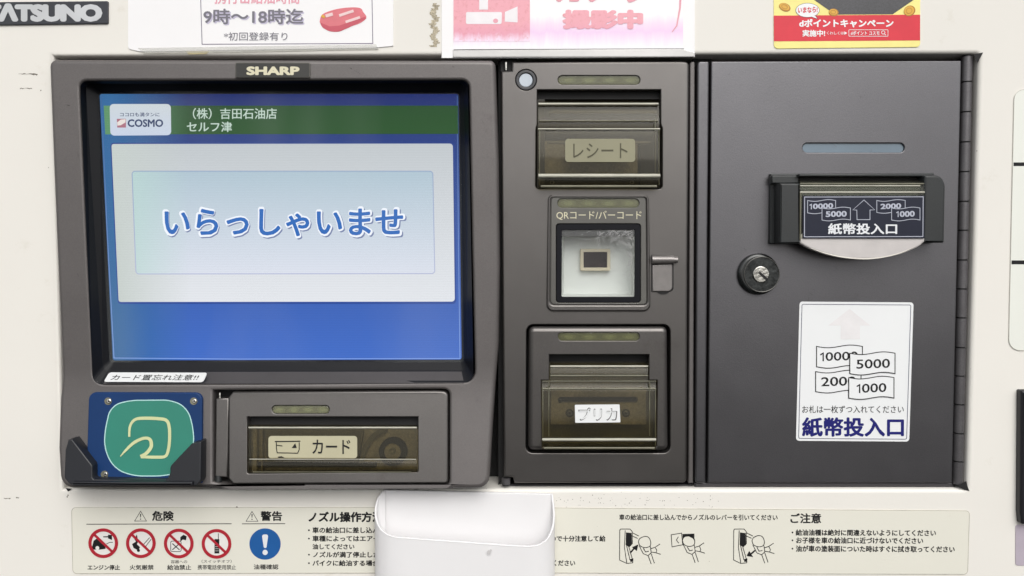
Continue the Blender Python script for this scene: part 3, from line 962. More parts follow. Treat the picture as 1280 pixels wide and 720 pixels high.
scr_.done('glass_scratches', pbr('scratch_pale', (186, 186, 186), 0.6), qs)

lt = thing('latch', 'small grey catch plate with horizontal pin to the right of the scanner window', 'latch', 830, 366, 0)
prism('catch_plate', rounded([(815.5, 331), (840.7, 330, 1), (840.7, 361, 3), (837, 364.5, 2), (815.5, 364.5, 1)]), 0.0014, -0.0008, M['catch'], lt, PAY, bevel=0.0006)
prism('catch_foot', rounded([(821, 364), (837, 364), (835, 367, 2), (829, 368.5, 3), (823, 367, 2)]), 0.0006, -0.0008, M['gap'], lt, PAY)
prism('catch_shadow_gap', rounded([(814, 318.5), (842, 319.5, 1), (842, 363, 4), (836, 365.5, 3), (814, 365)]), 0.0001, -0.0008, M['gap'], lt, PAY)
rod('pin', 815, 324.5, 842, 324.5, 0.0022, 0.0025, M['catch'], lt, PAY, n=16)
rod('pin_end', 842, 324.7, 847, 324.7, 0.0022, 0.0019, M['catch'], lt, PAY, n=14)

# prepaid card unit
pp = thing('prepaid_card_unit', 'raised lower unit of the payment column with smoky flap and small white handwritten sticker', 'card slot', 747, 566, 0)
h_up = rounded([(686.5, 443), (811.5, 443), (811.5, 475), (822, 475), (821, 561, 3), (677.5, 561, 3), (676.5, 475), (686.5, 475)])
prism('housing', rounded([(661, 408.5, 7), (834.5, 408.5, 7), (835.5, 563.5, 7), (660, 563.5, 7)]), 0.0022, -0.014, M['taupe_lite'], pp, PAY,
      holes=[slot(697.5, 415.5, 799.5, 426), h_up], bevel=0.0030, hbevel=0.0004, seg=5)
prism('groove', rect(655, 403, 841, 569), -0.0145, -0.0155, M['gap'], pp, PAY)
led_strip(697.5, 415.5, 799.5, 426, 0.0022, pp, PAY)
prism('cavity_back', rect(674, 440, 824, 564), -0.0125, -0.0135, M['olive'], pp, PAY)
prism('inner_roof', rect(684, 441, 814, 452), -0.008, -0.0125, M['gap'], pp, PAY)
ip = prism('inner_plate', rect(688, 484, 808, 531, 2), -0.0055, -0.0125, M['cavity_brown'], pp, PAY, bevel=0.0005, holes=[slot(697.5, 496.5, 797, 504)])
prism('slot_depth', rect(696, 495, 798, 505), -0.0110, -0.0124, M['gap'], ip, PAY)
prism('slot_bead', ellipse(700, 501.5, 2.3, n=12), -0.0052, -0.008, M['gap'], ip, PAY)
for x in (712, 782.5):
    prism('screw_well', ellipse(x, 516.5, 5.2, n=18), -0.0052, -0.0060, M['cavity'], pp, PAY)
    screw(x, 516.5, -0.0048, 3.2, pp, PAY)
fl = sweep('flap', [(454, -0.0030), (457, -0.0012), (459, -0.0006), (469, 0.0002), (476, 0.0010)], 688, 810, 0.0008, M['smoke'], pp, PAY)
fl = sweep('flap', [(476, 0.0010), (483, 0.0014), (486, 0.0024), (489, 0.0030), (546, 0.0042), (549, 0.0056), (552, 0.0062), (559, 0.0052), (562, 0.0030)], 677.5, 820, 0.0009, M['smoke'], pp, PAY)
for y, d, r, m, x0, x1 in ((458, -0.0002, 0.0007, 'rim', 688, 810), (469.5, 0.0008, 0.0005, 'rimdim', 688, 810), (476.5, 0.0016, 0.0003, 'rimdim', 678, 820), (486, 0.0028, 0.0006, 'rimdim', 678, 820),
                           (549.5, 0.0062, 0.0009, 'rim', 678, 820), (560, 0.0050, 0.0007, 'rimdim', 680, 818)):
    rod('flap_edge', x0, y, x1, y, d, r, M[m], fl, PAY)
for x in (678.5, 686, 812, 819.3):
    rod('flap_side', x, 486 if x in (678.5, 819.3) else 478, x, 557 if x in (678.5, 819.3) else 545, 0.0032, 0.00032, M['rimdim'], fl, PAY)
lb = prism('white_sticker', rounded([(718.5, 506, 1), (774.5, 505.5, 1), (775.5, 528, 1), (719, 528.5, 1)]), 0.0046, 0.0043, M['label_white'], pp, PAY)
pr = Print(PAY, 0.0048)
for s_, dx in ((M['kgrey'], 0),):
    text('プリカ', (723, 509.5, 771.5, 526), s_, lb, PAY, 0.0048, bold=0.014)
    text('プリカ', (724.2, 510.7, 770.3, 524.8), M['label_white'], lb, PAY, 0.0050, bold=-0.004)
pr.bm.free()

# ------------------------------------------------------------------ post strip, banknote door and hinge
ps = thing('post_strip', 'slim upright grey metal strip between payment column and banknote door', 'trim', 878, 604, 0)
prism('strip', rounded([(872, 76.5, 4), (886.5, 76.5, 2), (882, 604, 2), (869, 604, 4)]), -0.0012, -0.025, M['door'], ps, bevel=0.0010)
prism('strip_gap', rect(866, 74, 890, 607), -0.012, -0.02, M['gap'], ps)

DOOR = Surf(-0.0022)
dr = thing('banknote_door', 'plain grey metal door with lock on the right side of the dispenser', 'door', 1040, 603, 0)
prism('door_leaf', rounded([(889, 76.5, 1.5), (1202, 75.5, 1.5), (1196.5, 340), (1190.5, 603.5, 1.5), (884.5, 603.5, 1.5)]), 0, -0.02, M['door'], dr, DOOR,
      holes=[slot(1003.5, 179, 1130.5, 190.5)], bevel=0.0008, hbevel=0.0006)
prism('slot_lens', slot(1002, 178, 1132, 191), -0.0012, -0.003, M['lensblue'], dr, DOOR)
lk = prism('lock_collar', ellipse(949, 342.5, 26.3, n=48), 0.0035, -0.001, pbr('lock_collar', (40, 42, 42), 0.25, 0.5, coat=0.6), dr, DOOR, bevel=0.0022, seg=5)
prism('lock_rim', ellipse(952.5, 343, 22.5, n=44), 0.0041, 0.003, M['steel'], lk, DOOR, holes=[ellipse(952.5, 343, 21.3, n=44)], bevel=0.00025)
prism('lock_face', ellipse(952.5, 343, 21.2, n=44), 0.0037, 0.003, pbr('dirty_steel', (62, 64, 64), 0.3, 0.8, 0.3, 260, bump=0.25, bscale=500, grain=0.3, gscale=900), lk, DOOR)
prism('lock_core', ellipse(951.5, 343, 10.5, n=30), 0.0046, 0.003, M['chrome'], lk, DOOR, bevel=0.0006)
Print(DOOR, 0.0047).poly([(948, 341.5), (950, 339.5), (960, 348), (957.5, 350.5)]).done('key_slot', M['gap'], lk)
scf = Print(DOOR, 0.0001)
for (x, y, l, a) in ((1012, 366, 5, .6), (1016, 362, 3, .2), (930, 310, 4, .9), (928, 420, 3, 0.4), (1075, 120, 3, 1.1), (915, 480, 4, .3)):
    scf.stroke([(x, y), (x + l * math.cos(a), y + l * math.sin(a))], 0.5)
for _ in range(60):
    x, y = random.uniform(895, 1185), random.uniform(85, 595)
    if _ < 25: x, y = random.gauss(945, 22), random.gauss(385, 28)
    if _ > 45: x, y = random.gauss(1080, 50), random.gauss(345, 10)
    if not (895 < x < 1185 and 85 < y < 595) or (1000 < x < 1140 and y > 372): continue
    a = random.uniform(0, 3.1); l = random.uniform(1.5, 8)
    scf.stroke([(x, y), (x + l * .5 * math.cos(a) + .3, y + l * .5 * math.sin(a)), (x + l * math.cos(a), y + l * math.sin(a))], [0.1, random.uniform(.25, .45), 0.1])
scf.done('scuffs', pbr('scuff_mark', (88, 86, 88), 0.5, 0.4), dr)['kind'] = 'stuff'

hg = thing('door_hinge', 'long piano hinge running down the right edge of the banknote door', 'hinge', 1203, 604, 0)
kn = [70.5, 103, 140.5, 178, 215, 252, 288, 325, 361, 397, 434, 469.5, 505, 541, 576, 605]


def hx(y): return 1208.7 - (y - 70) * (1208.7 - 1196.6) / 535


for a_, b_ in zip(kn, kn[1:]):
    o = rod('hinge_knuckle', hx(a_ + .9), a_ + 0.9, hx(b_ - .9), b_ - 0.9, -0.0048, 0.0033, M['hinge'], hg, n=18)
prism('hinge_leaf', rounded([(hx(70) + 5, 70), (hx(70) + 12.5, 70), (hx(605) + 12, 607), (hx(605) + 4.5, 607)]), -0.008, -0.02, M['hinge'], hg, bevel=0.0005)
rod('hinge_pin', hx(70), 69, hx(606), 606, -0.0048, 0.0026, M['gap'], hg)
prism('hinge_gap', rounded([(1199, 66), (hx(70) + 14, 66), (hx(605) + 14, 612), (1187, 612)]), -0.014, -0.022, M['gap'], hg)
sl_ = thing('door_sill', 'thin dark sill strip under the banknote door', 'trim', 1045, 610, 0)
prism('sill', rect(868, 603.5, 1194, 609.5, 0.5), -0.005, -0.028, pbr('sill_paint', (74, 72, 74), 0.45, 0.3), sl_, bevel=0.0008)
us = thing('column_sill', 'thin dark strip in the gap below the payment column', 'trim', 740, 610, 0)
prism('sill', rect(628, 605.5, 866, 608.5, 0.5), -0.007, -0.028, pbr('sill_paint_dark', (48, 46, 47), 0.5, 0.2), us, bevel=0.0004)

def digits(txt, tb, mat, parent, lift, bold, skew, w):
    if txt[0] != '1':
        text(txt, tb, mat, parent, DOOR, lift, bold=bold, skew=skew); return
    n = len(txt)
    cw = (tb[2] - tb[0]) / (n - 0.45)
    x0, y0, x1, y1 = tb
    Print(DOOR, lift).stroke([(x0, y0 + (y1 - y0) * .28 ), (x0 + cw * .34, y0 + w * .5), (x0 + cw * .34, y1)], w).done('lettering', mat, parent)
    text(txt[1:], (x0 + cw * 0.62, y0 + skew * .15, x1, y1 + skew * .15), mat, parent, DOOR, lift, bold=bold, skew=skew)


# banknote slot
bn = thing('banknote_slot', 'black banknote inlet with clear cover and pale curved tongue on the grey door', 'banknote slot', 1075, 325, 0)
prism('mounting_plate', rounded([(963, 217, 1), (1168, 216.2, 1), (1168, 222), (1166, 304), (962, 305, 2)]), 0.0030, -0.0004, M['black'], bn, DOOR, bevel=0.0007)
prism('side_block', rounded([(975, 229, 1), (999.5, 229, 1), (1000.5, 304.5, 1), (975, 304.5, 2)]), 0.0150, 0.0028, M['black'], bn, DOOR, bevel=0.0010)
prism('side_block', rounded([(1155.5, 219, 2), (1176, 219, 8), (1182, 230, 4), (1180.5, 303.5, 2), (1154, 303.5, 1)]), 0.0150, 0.0028, M['black'], bn, DOOR, bevel=0.0012)
prism('side_shoulder', rounded([(964.5, 219, 2), (999, 218.8, 1), (999, 229.5), (964.5, 229.5)]), 0.0075, 0.0028, M['black'], bn, DOOR, bevel=0.0008)
prism('top_bar', rect(999, 217.5, 1155.5, 220.5), 0.0120, 0.0028, M['black'], bn, DOOR, bevel=0.0005)
prism('inlet_back', rect(999, 220, 1155.5, 304), 0.0040, 0.0029, M['cavity'], bn, DOOR)
prism('inlet_mouth', rect(999, 221, 1155, 225.5), 0.0060, 0.0039, M['gap'], bn, DOOR)
cv = sweep('clear_cover', [(225.5, 0.008), (227, 0.0125), (229, 0.0140), (239, 0.0152), (241, 0.0160), (298, 0.0162)], 1000, 1155.5, 0.0008, M['clear'], bn, DOOR)
rod('cover_edge', 1000, 229.5, 1155, 229.7, 0.0142, 0.0004, M['rimdim'], cv, DOOR)
rod('cover_edge', 1000, 232.3, 1150, 232.3, 0.0143, 0.0004, M['rim'], cv, DOOR)
rod('cover_edge', 1000, 240.5, 1155.5, 240.5, 0.0158, 0.0006, M['rim'], cv, DOOR)
rod('cover_edge', 1000.6, 241, 1000.3, 300, 0.0160, 0.00045, M['rimdim'], cv, DOOR)
prism('cover_backing', rect(1001, 228, 1155, 299), 0.0098, 0.0045, pbr('grey_cover_backing', (92, 94, 87), 0.55), bn, DOOR, bevel=0.0006)
tg = rounded([(1000, 292), (1156, 292), (1156, 302, 2), (1148, 309, 4), (1122, 320, 20), (1080, 325.5, 20), (1040, 321, 20), (1012, 311, 10), (1000, 304, 2)])
to = prism('tongue', tg, 0.0160, 0.0115, M['tongue'], bn, DOOR, bevel=0.0010)
arc = [(1012, 309.5), (1030, 316), (1052, 321), (1080, 323.4), (1104, 321.3), (1126, 316), (1143, 308.5)]
bm_path = smooth_path(arc, 4)
Print(DOOR, 0.0161).stroke(bm_path, [0.3 + 1.3 * math.sin(math.pi * i / (len(bm_path) - 1)) for i in range(len(bm_path))]).done('tongue_arc', pbr('tongue_arc', (236, 232, 222), 0.3), to)  # flat paler arc along the lower edge, tapering at both ends
nl = prism('slot_label', rect(1003.5, 244.5, 1155.5, 298, 0.5), 0.0168, 0.0163, M['notebg'], bn, DOOR)
pr = Print(DOOR, 0.0169)
pr.stroke([(1005.8, 246.3), (1154, 246), (1153.6, 295.6), (1005.6, 296)], 0.9, True)
for bx in ((1009.5, 250.6, 1044.5, 266), (1096, 250.6, 1131.5, 265.5)):
    o = note_outline(*bx, 1.1)
    pr.stroke(o, 0.8, True)
pr.stroke([(1080, 250), (1093.5, 262.3), (1087.5, 262.5), (1087.5, 274.5), (1071.3, 274.5), (1071, 262.6), (1066, 262.3)], 0.8, True)
pr.done('note_outline', M['lineblue'], nl)
digits('10000', (1012, 254.8, 1041.5, 261.6), M['lineblue'], nl, 0.0169, 0.04, -1, 1.3)
digits('2000', (1100.5, 254.8, 1126.5, 261.6), M['lineblue'], nl, 0.0169, 0.04, -1, 1.3)
for bx in ((1027.5, 260, 1063, 275), (1114.5, 260, 1150, 275)):
    o = note_outline(*bx, 1.1)
    Print(DOOR, 0.01698).poly(o).done('note_front', M['notebg'], nl)
    Print(DOOR, 0.01706).stroke(o, 0.8, True).done('note_outline', M['lineblue'], nl)
digits('5000', (1032, 264, 1058.5, 271.4), M['lineblue'], nl, 0.01706, 0.04, -.5, 1.3)
digits('1000', (1120.5, 264, 1143.5, 271.4), M['lineblue'], nl, 0.01706, 0.04, -.5, 1.3)
text('紙幣投入口', (1035, 279, 1121.5, 293), M['w'], nl, DOOR, 0.0169, bold=0.03)

# banknote sticker on the door
bs = thing('banknote_sticker', 'tall white sticker with four outlined banknotes and navy characters on the grey door', 'sticker', 1068, 551, -0.002)
so = rounded([(999.5, 377, 4), (1142, 378, 4), (1136.5, 552, 4), (995, 551, 4)])
sb = prism('sticker_face', so, 0.0003, 0, M['label_white'], bs, DOOR)
pr = Print(DOOR, 0.0004)
pr.stroke(rounded([(1002.5, 380.3, 2), (1138.6, 381.2, 2), (1133.3, 549, 2), (998.3, 548, 2)]), 0.8, True)
pr.done('border_line', pbr('border_ink', (92, 92, 116), 0.5), sb)
Print(DOOR, 0.0004).poly([(1062, 386), (1088, 407), (1075, 407), (1075, 424), (1051, 424), (1051, 407), (1035, 407)]).done('faded_arrow', M['arrowfaint'], sb)


def note(bx, amp, lift, txt, tb, fill_=True):
    o = note_outline(*bx, amp)
    if fill_: Print(DOOR, lift).poly(o).done('note_paper', M['label_white'], sb)
    Print(DOOR, lift + 0.00008).stroke(o, 1.1, True).done('note_outline', M['k'], sb)
    digits(txt, tb, M['k'], sb, lift + 0.00008, 0.012, -1.2, 1.8)


note((1020.8, 433, 1078, 458.5), 1.7, 0.0004, '10000', (1025.5, 440.5, 1072.5, 451.5))
note((1019.6, 464.5, 1076.3, 489.5), 1.7, 0.0004, '2000', (1026.5, 471.5, 1070, 483))
note((1062.3, 441.5, 1118.8, 467), 1.7, 0.0006, '5000', (1070.5, 449.5, 1112.5, 461))
note((1061, 472, 1117.5, 497.5), 1.7, 0.0006, '1000', (1071, 480, 1108, 491.3))
text('お札は一枚ずつ入れてください', (1002.8, 507, 1129.8, 516.3), M['k'], sb, DOOR, 0.00045, bold=0.002)
text('紙幣投入口', (1002.5, 521.5, 1130, 546), M['navy'], sb, DOOR, 0.00045, bold=0.034)

# ------------------------------------------------------------------ things stuck on the casing above
np_ = thing('maker_nameplate', 'dark rectangular nameplate with silver capitals in the top left corner', 'nameplate', 60, 30)
prism('plate', rounded([(-60, 3), (135, 1.2, 1.5), (135, 29.3, 1.5), (-60, 32)]), 0.0012, 0, M['plate'], np_, bevel=0.0003)
text('TΛTSUNO', (-22, 4.2, 128, 27.3), M['silver'], np_, WALL, 0.00135, bold=0.075, spacing=0.93)

p1 = thing('hours_notice', 'white laminated notice with framed opening hours and red fuel can at top left', 'notice', 326, 62)
prism('sheet', rounded([(160, -90), (492, -90), (491.5, 57.5, 1.5), (470, 59.5), (300, 62.5), (175, 64.5, 4), (160, 61, 3)]), 0.0006, 0.0, M['paper'], p1, bevel=0.0001)
prism('clear_tape', [(172, 60), (470, 55.5), (473, 61.5), (300, 65), (180, 66.5)], 0.0008, 0.0, see_through('tape', (240, 240, 238), 0.1, 0.25, 0.25, (226, 224, 216)), p1)
Print(WALL, 0.0007).stroke([(249, -60), (252.6, 55.3), (466, 54.3), (464, -60)], 0.9).done('frame_line', M['violetline'], p1)
text('携行缶給油時間', (268, -13, 374, 5), M['pinkink'], p1, WALL, 0.0007, bold=0.02)
text('9時〜18時迄', (255.6, 12.3, 380.8, 31.6), M['shadowink'], p1, WALL, 0.0007, bold=0.03)
text('9時〜18時迄', (254.2, 10.8, 379.3, 30.2), M['greyblue'], p1, WALL, 0.0008, bold=0.022)
text('*初回登録有り', (280, 40.2, 359.3, 50.6), M['greyblue'], p1, WALL, 0.0008, bold=0.002)
Print(WALL, 0.0007).poly(smooth_path([(399.5, 27), (403, 18), (418, 12), (436, 9.3), (450, 10), (454, 15), (458, 22), (450, 29), (436, 34), (424, 39.5), (412, 39), (403, 34), (399.5, 27)], 4)[:-1]).done('fuel_can_picture', M['canred'], p1)
Print(WALL, 0.00078).poly([(400, 28), (412, 33), (424, 32), (456, 21), (458, 23), (436, 34.5), (424, 39.5), (412, 39), (403, 34)]).done('fuel_can_side', M['canred2'], p1)
Print(WALL, 0.00086).stroke([(432, 27.5), (450, 21.5)], 3.2).stroke([(424, 19.5), (442, 13.5)], 3.4).stroke([(407, 20), (416, 17.5)], 4).done('fuel_can_marking', ink('can_marking', (244, 214, 214)), p1)
Print(WALL, 0.00094).stroke([(402, 19), (406, 22)], 3).done('fuel_can_spout', M['gold'], p1)

p2 = thing('camera_notice', 'water stained pink and white security camera notice above the payment column', 'notice', 710, 70)
prism('sheet', [(552, -90), (868.5, -90), (868.5, 71.5), (700, 72.5), (552, 72.5)], 0.0006, 0.0, M['paper'], p2, bevel=0.0001)
prism('sheet_fold', rounded([(566, 62.5), (852, 61), (868, 66), (868.3, 71), (566, 71.5)]), 0.0013, 0.0007, pbr('paper_fold', (206, 204, 202), 0.2, 0.2, 0.06, 40, bump=0.4, bscale=90, coat=0.5), p2, bevel=0.0004)
Print(WALL, 0.0007).stroke([(567, 62.2), (855, 61)], 0.7).done('print_edge', M['k'], p2)
Print(WALL, 0.0007).poly([(567, -80), (853, -80), (854, 60), (567, 61.5)]).done('washed_background', M['washed'], p2)
ic = Print(WALL, 0.00078)
ic.poly([(567, -60), (662, -60), (662.5, 52), (566.8, 52)])
ic.done('camera_panel', M['washedred'], p2)
wi = Print(WALL, 0.00086)
wi.poly([(599, -10), (610, -10), (610, 12), (599, 12)]).poly(rounded([(582.5, 15, 2), (627.5, 15, 2), (627, 30, 2), (582.5, 30, 2)])).poly([(631, 15), (647, 8), (647, 28), (631, 27)])
wi.done('camera_symbol', ink('washed_white', (248, 244, 247)), p2)
Print(WALL, 0.00092).poly(ellipse(619.5, 26, 3.2, 2.8, n=14)).done('stain', M['pinkink'], p2)
Print(WALL, 0.00092).stroke([(840, 40), (846, 32), (850, 10), (851, -10)], [1, 1.6, 2.2, 2.6]).done('stain', M['pinkink'], p2)
text('カメラ', (694, -36, 810, 3.5), M['pinkink'], p2, WALL, 0.00086, bold=0.05)
text('撮影中', (703, 12, 804, 36.5), M['washedred'], p2, WALL, 0.00086, bold=0.075)

p3 = thing('campaign_sticker', 'yellow and red point campaign sticker at the top above the grey door', 'sticker', 1058, 60)
po = rounded([(967, -80), (1150.3, -80), (1150.3, 58.8, 5), (967.5, 60.8, 5)])
pb_ = prism('sticker_face', po, 0.0005, 0, M['yellow'], p3, bevel=0.0001)
Print(WALL, 0.0006).poly([(967.2, 19.5), (1150.2, 18.3), (1150.2, 50.5), (967.4, 51.6)]).done('red_band', M['redband'], pb_)
Print(WALL, 0.0006).poly([(1005, -9), (1044, 18.2), (1116, 17.8), (1155, -9), (1100, -60), (1050, -60)]).done('dark_panel', M['darkprint'], pb_)
for (x, y, rx, ry, a) in ((981, 9, 7.5, 5, 0.4), (1042, 15.5, 6.2, 4.8, 0.1), (1137, 13.5, 7.5, 6.5, -0.5)):
    def tilt(pts): return [(x + (p[0] - x) * math.cos(a) - (p[1] - y) * math.sin(a), y + (p[0] - x) * math.sin(a) + (p[1] - y) * math.cos(a)) for p in pts]
    Print(WALL, 0.00068).poly(tilt(ellipse(x, y, rx, ry, n=22))).done('coin_edge', M['golddark'], pb_)
    Print(WALL, 0.00074).poly(tilt(ellipse(x - .5, y - .4, rx - 1, ry - 1, n=22))).done('coin', M['gold'], pb_)
    Print(WALL, 0.0008).stroke(tilt(ellipse(x - .5, y - .4, rx * .5, ry * .5, n=16)), 0.6, True).done('coin_mark', M['golddark'], pb_)
bub = ellipse(1009.5, 12.8, 14.5, 8.6, n=30)
tail = [(1012, 20), (1019, 20), (1021.5, 23.2)]
Print(WALL, 0.00068).poly(ellipse(1009.5, 12.8, 15, 9.1, n=30)).poly([(1011, 20), (1019.6, 19.5), (1022.3, 24)]).done('bubble_edge', M['kgrey'], pb_)
Print(WALL, 0.00075).poly(bub).poly(tail).done('bubble', M['label_white'], pb_)
text('いまなら!', (997.5, 9, 1022, 16.5), M['redband'], pb_, WALL, 0.00082, bold=0.03, skew=-1)
text('dポイントキャンペーン', (999, 23.6, 1117, 34.4), M['label_white'], pb_, WALL, 0.0007, bold=0.045)
text('実施中!', (1003, 37.2, 1031.5, 45.8), M['label_white'], pb_, WALL, 0.0007, bold=0.035)
text('くわしくは▶', (1033.5, 39.3, 1059, 43.4), M['label_white'], pb_, WALL, 0.0007, bold=0.01)
text('dポイント コスモ', (1063.5, 38.6, 1099.5, 43.8), M['label_white'], pb_, WALL, 0.0007, bold=0.02)
Print(WALL, 0.0007).stroke(rect(1061, 37.2, 1110, 45.3, 1), 0.6, True).stroke(ellipse(1104, 40.6, 2.1, n=14), 0.7, True).stroke([(1105.5, 42.2), (1107.5, 44)], 0.8).done('search_box', M['label_white'], pb_)

# ------------------------------------------------------------------ instruction label below
il = thing('instruction_label', 'long cream label of warning pictograms and refuelling instructions under the grey units', 'label', 650, 717)
lf = prism('label_face', rounded([(89.5, 634.5, 5), (640, 634.5), (1212, 638.5, 5), (1209.5, 718, 5), (640, 716), (91, 717, 5)]), 0.00035, 0, M['label'], il, bevel=0.00008)
Z1, Z2, Z3 = 0.00043, 0.0005, 0.00057
Print(WALL, 0.0004).stroke(rounded([(89.5, 634.5, 5), (640, 634.5), (1212, 638.5, 5), (1209.5, 718, 5), (640, 716), (91, 717, 5)]), 0.55, True).done('dirty_edge', pbr('dirty_edge', (176, 170, 154), 0.8, var=0.2, vscale=90), lf)


def line(body, x0, y0, x1, y1, bold=0.032, skew=0.0):
    text(body, (x0, y0, x1, y1), M['k'], lf, WALL, Z1, bold=bold, skew=skew)


pr = Print(WALL, Z1)
for cx, cy in ((175.7, 645), (315, 645.3)):
    pr.stroke([(cx, cy - 6), (cx + 7.4, cy + 6.3), (cx - 7.4, cy + 6.3)], 0.8, True)
    pr.stroke([(cx, cy - 2.6), (cx, cy + 1.8)], [1.5, 0.8]).poly(ellipse(cx, cy + 3.9, 0.8, n=8))
pr.stroke([(108, 655.3), (289.5, 654.7)], 0.9).stroke([(302.5, 654.8), (356.5, 654.6)], 0.9)
pr.done('warning_symbols', M['k'], lf)
line('危険', 190, 638.6, 217.3, 651.2, 0.035)
line('警告', 325.6, 638.8, 352.8, 651.3, 0.035)
for i, (cx, cy) in enumerate(((129, 679), (176, 679), (223.4, 679.4), (270.6, 679.8))):
    Print(WALL, Z1).poly(ellipse(cx, cy, 18, n=36)).done('disc', M['whitelabel'], lf)
    g = Print(WALL, Z2)
    if i == 0:
        g.poly([(cx - 14, cy + 5), (cx - 12, cy - 3), (cx - 8, cy - 6), (cx - 3, cy - 5), (cx, cy), (cx + 3, cy + 3), (cx + 3, cy + 7), (cx - 4, cy + 8), (cx - 13, cy + 8)])
        g.stroke([(cx, cy - 8), (cx + 7, cy - 8)], 1.4).poly([(cx + 6, cy - 10.5), (cx + 11, cy - 10.5), (cx + 11, cy - 4), (cx + 6, cy - 6)])
        g.stroke([(cx + 4, cy + 1), (cx + 8, cy - 1), (cx + 12, cy - 1)], 0.8).stroke([(cx + 4, cy + 6), (cx + 9, cy + 9)], 0.7)
    if i == 1:
        g.poly([(cx - 5, cy - 11), (cx - 8, cy - 5), (cx - 6, cy - 2), (cx - 11, cy + 1), (cx - 9, cy + 6), (cx - 3, cy + 9), (cx - 1, cy + 5), (cx - 5, cy + 1), (cx - 2, cy - 3), (cx - 4, cy - 6)])
        g.stroke([(cx + 3, cy + 2), (cx + 11, cy - 7)], 0.8).stroke([(cx + 6, cy + 4), (cx + 13, cy - 5)], 0.8).poly(ellipse(cx - 3, cy + 9, 2, n=10))
    if i == 2:
        g.stroke(rect(cx - 10, cy - 3, cx + 3, cy + 10, 2), 0.8, True).stroke([(cx - 8, cy), (cx + 1, cy + 8)], 1.2).stroke([(cx + 1, cy), (cx - 8, cy + 8)], 1.2)
        g.poly([(cx + 2, cy - 8), (cx + 6, cy - 11), (cx + 10, cy - 9), (cx + 9, cy - 4), (cx + 5, cy - 5), (cx + 2, cy - 2)])
    if i == 3:
        g.poly([(cx - 2.5, cy - 6), (cx + 3.5, cy - 6), (cx + 3.5, cy + 12), (cx - 2.5, cy + 12)]).stroke([(cx + 2.3, cy - 6), (cx + 2.3, cy - 13)], 0.9)
    g.done('forbidden_picture', M['k'], lf)
    if i == 0:
        Print(WALL, Z3).poly(ellipse(cx - 7.3, cy + 6, 2.4, n=12)).done('wheel_hub', M['whitelabel'], lf)
    if i == 3:
        g = Print(WALL, Z3)
        for r_ in range(4):
            g.stroke([(cx - 1.6, cy + 1 + r_ * 2.6), (cx + 2.7, cy + 1 + r_ * 2.6)], 0.5)
        g.done('phone_keys', M['whitelabel'], lf)
    Print(WALL, Z3 + 0.00007).poly(ellipse(cx, cy, 18.6, n=40), holes=[ellipse(cx, cy, 14.6, n=40)]).stroke([(cx - 11, cy - 10.5), (cx + 11, cy + 10.5)], 3.2).done('forbidden_ring', M['red'], lf)
Print(WALL, Z1).poly(ellipse(331.3, 680, 19.6, n=44)).done('mandatory_disc', M['signblue'], lf)
Print(WALL, Z2).poly(rounded([(327.3, 668, 3), (335.5, 668, 3), (333, 685, 1.5), (329.8, 685, 1.5)])).poly(ellipse(331.4, 690.5, 3.3, n=18)).done('exclamation', M['w'], lf)
line('エンジン停止', 109.5, 706, 150, 712.6)
line('火気厳禁', 162, 706, 192, 712.4, 0.02)
line('容器への', 213.5, 700, 234, 704.2, 0.005)
line('給油禁止', 209, 706, 239, 712.5, 0.02)
line('（スイッチオフ）', 252, 699.6, 289.5, 703.8, 0.005)
line('携帯電話使用禁止', 247, 706, 295, 712.2, 0.01)
line('油種確認', 317, 705.4, 348, 711.8, 0.02)
line('ノズル操作方法', 385.5, 639.6, 478.5, 652.8, 0.046)
line('・車の給油口に差し込んで', 385, 658.8, 482, 666.6)
line('・車種によってはエアー', 385, 669.4, 474, 677)
line('油してください', 390.5, 679.8, 443, 686.8)
line('・ノズルが満了停止したら', 385, 689.6, 482, 697)
line('・バイクに給油する場合は', 385, 700.2, 482, 707.6)
line('ので十分注意して給', 688, 669.4, 757, 677)
line('てください', 683, 700.2, 719, 707.4)
line('車の給油口に差し込んでからノズルのレバーを引いてください', 774, 642.8, 972, 650.2, 0.026, 0.3)
line('ご注意', 988, 641.5, 1026.5, 654.2, 0.03)
line('・給油油種は絶対に間違えないようにしてください', 989.5, 661.6, 1170, 669.6, 0.032, 0.6)
line('・お子様を車の給油口に近づけないでください', 989.5, 671.4, 1154, 679.4, 0.032, 0.6)
line('・油が車の塗装面についた時はすぐに拭き取ってください', 989.5, 681.6, 1193.5, 689.8, 0.032, 0.9)


def nozzle_picture(ox, arrow):
    """pump socket and a hand on a nozzle, outline drawing"""
    g = Print(WALL, Z1)
    g.stroke([(ox, 0 + 663), (ox + 1.5, 661.3), (ox + 13, 661.3), (ox + 15.5, 664)], 0.95)
    g.stroke([(ox + 0.2, 662), (ox, 700), (ox + 9, 704.3), (ox + 16.5, 703.5), (ox + 16.8, 698)], 0.9)
    g.stroke([(ox + 7, 663), (ox + 6, 684), (ox + 9, 704)], 0.9).stroke([(ox + 15.8, 664), (ox + 16, 680)], 0.95)
    g.poly([(ox + 8, 665.5), (ox + 15, 666.3), (ox + 15.5, 681), (ox + 12, 684), (ox + 7.6, 681)])
    g.stroke([(ox + 8.5, 681), (ox + 13, 700)], 0.95).stroke([(ox + 10.5, 680), (ox + 16, 699)], 0.95)
    g.poly([(ox + 13, 699), (ox + 16.5, 698), (ox + 17, 702), (ox + 13.5, 702.5)])
    g.stroke([(ox + 16, 666), (ox + 24, 670)], 0.95).stroke([(ox + 15, 669.5), (ox + 22.5, 673)], 0.95)
    return g


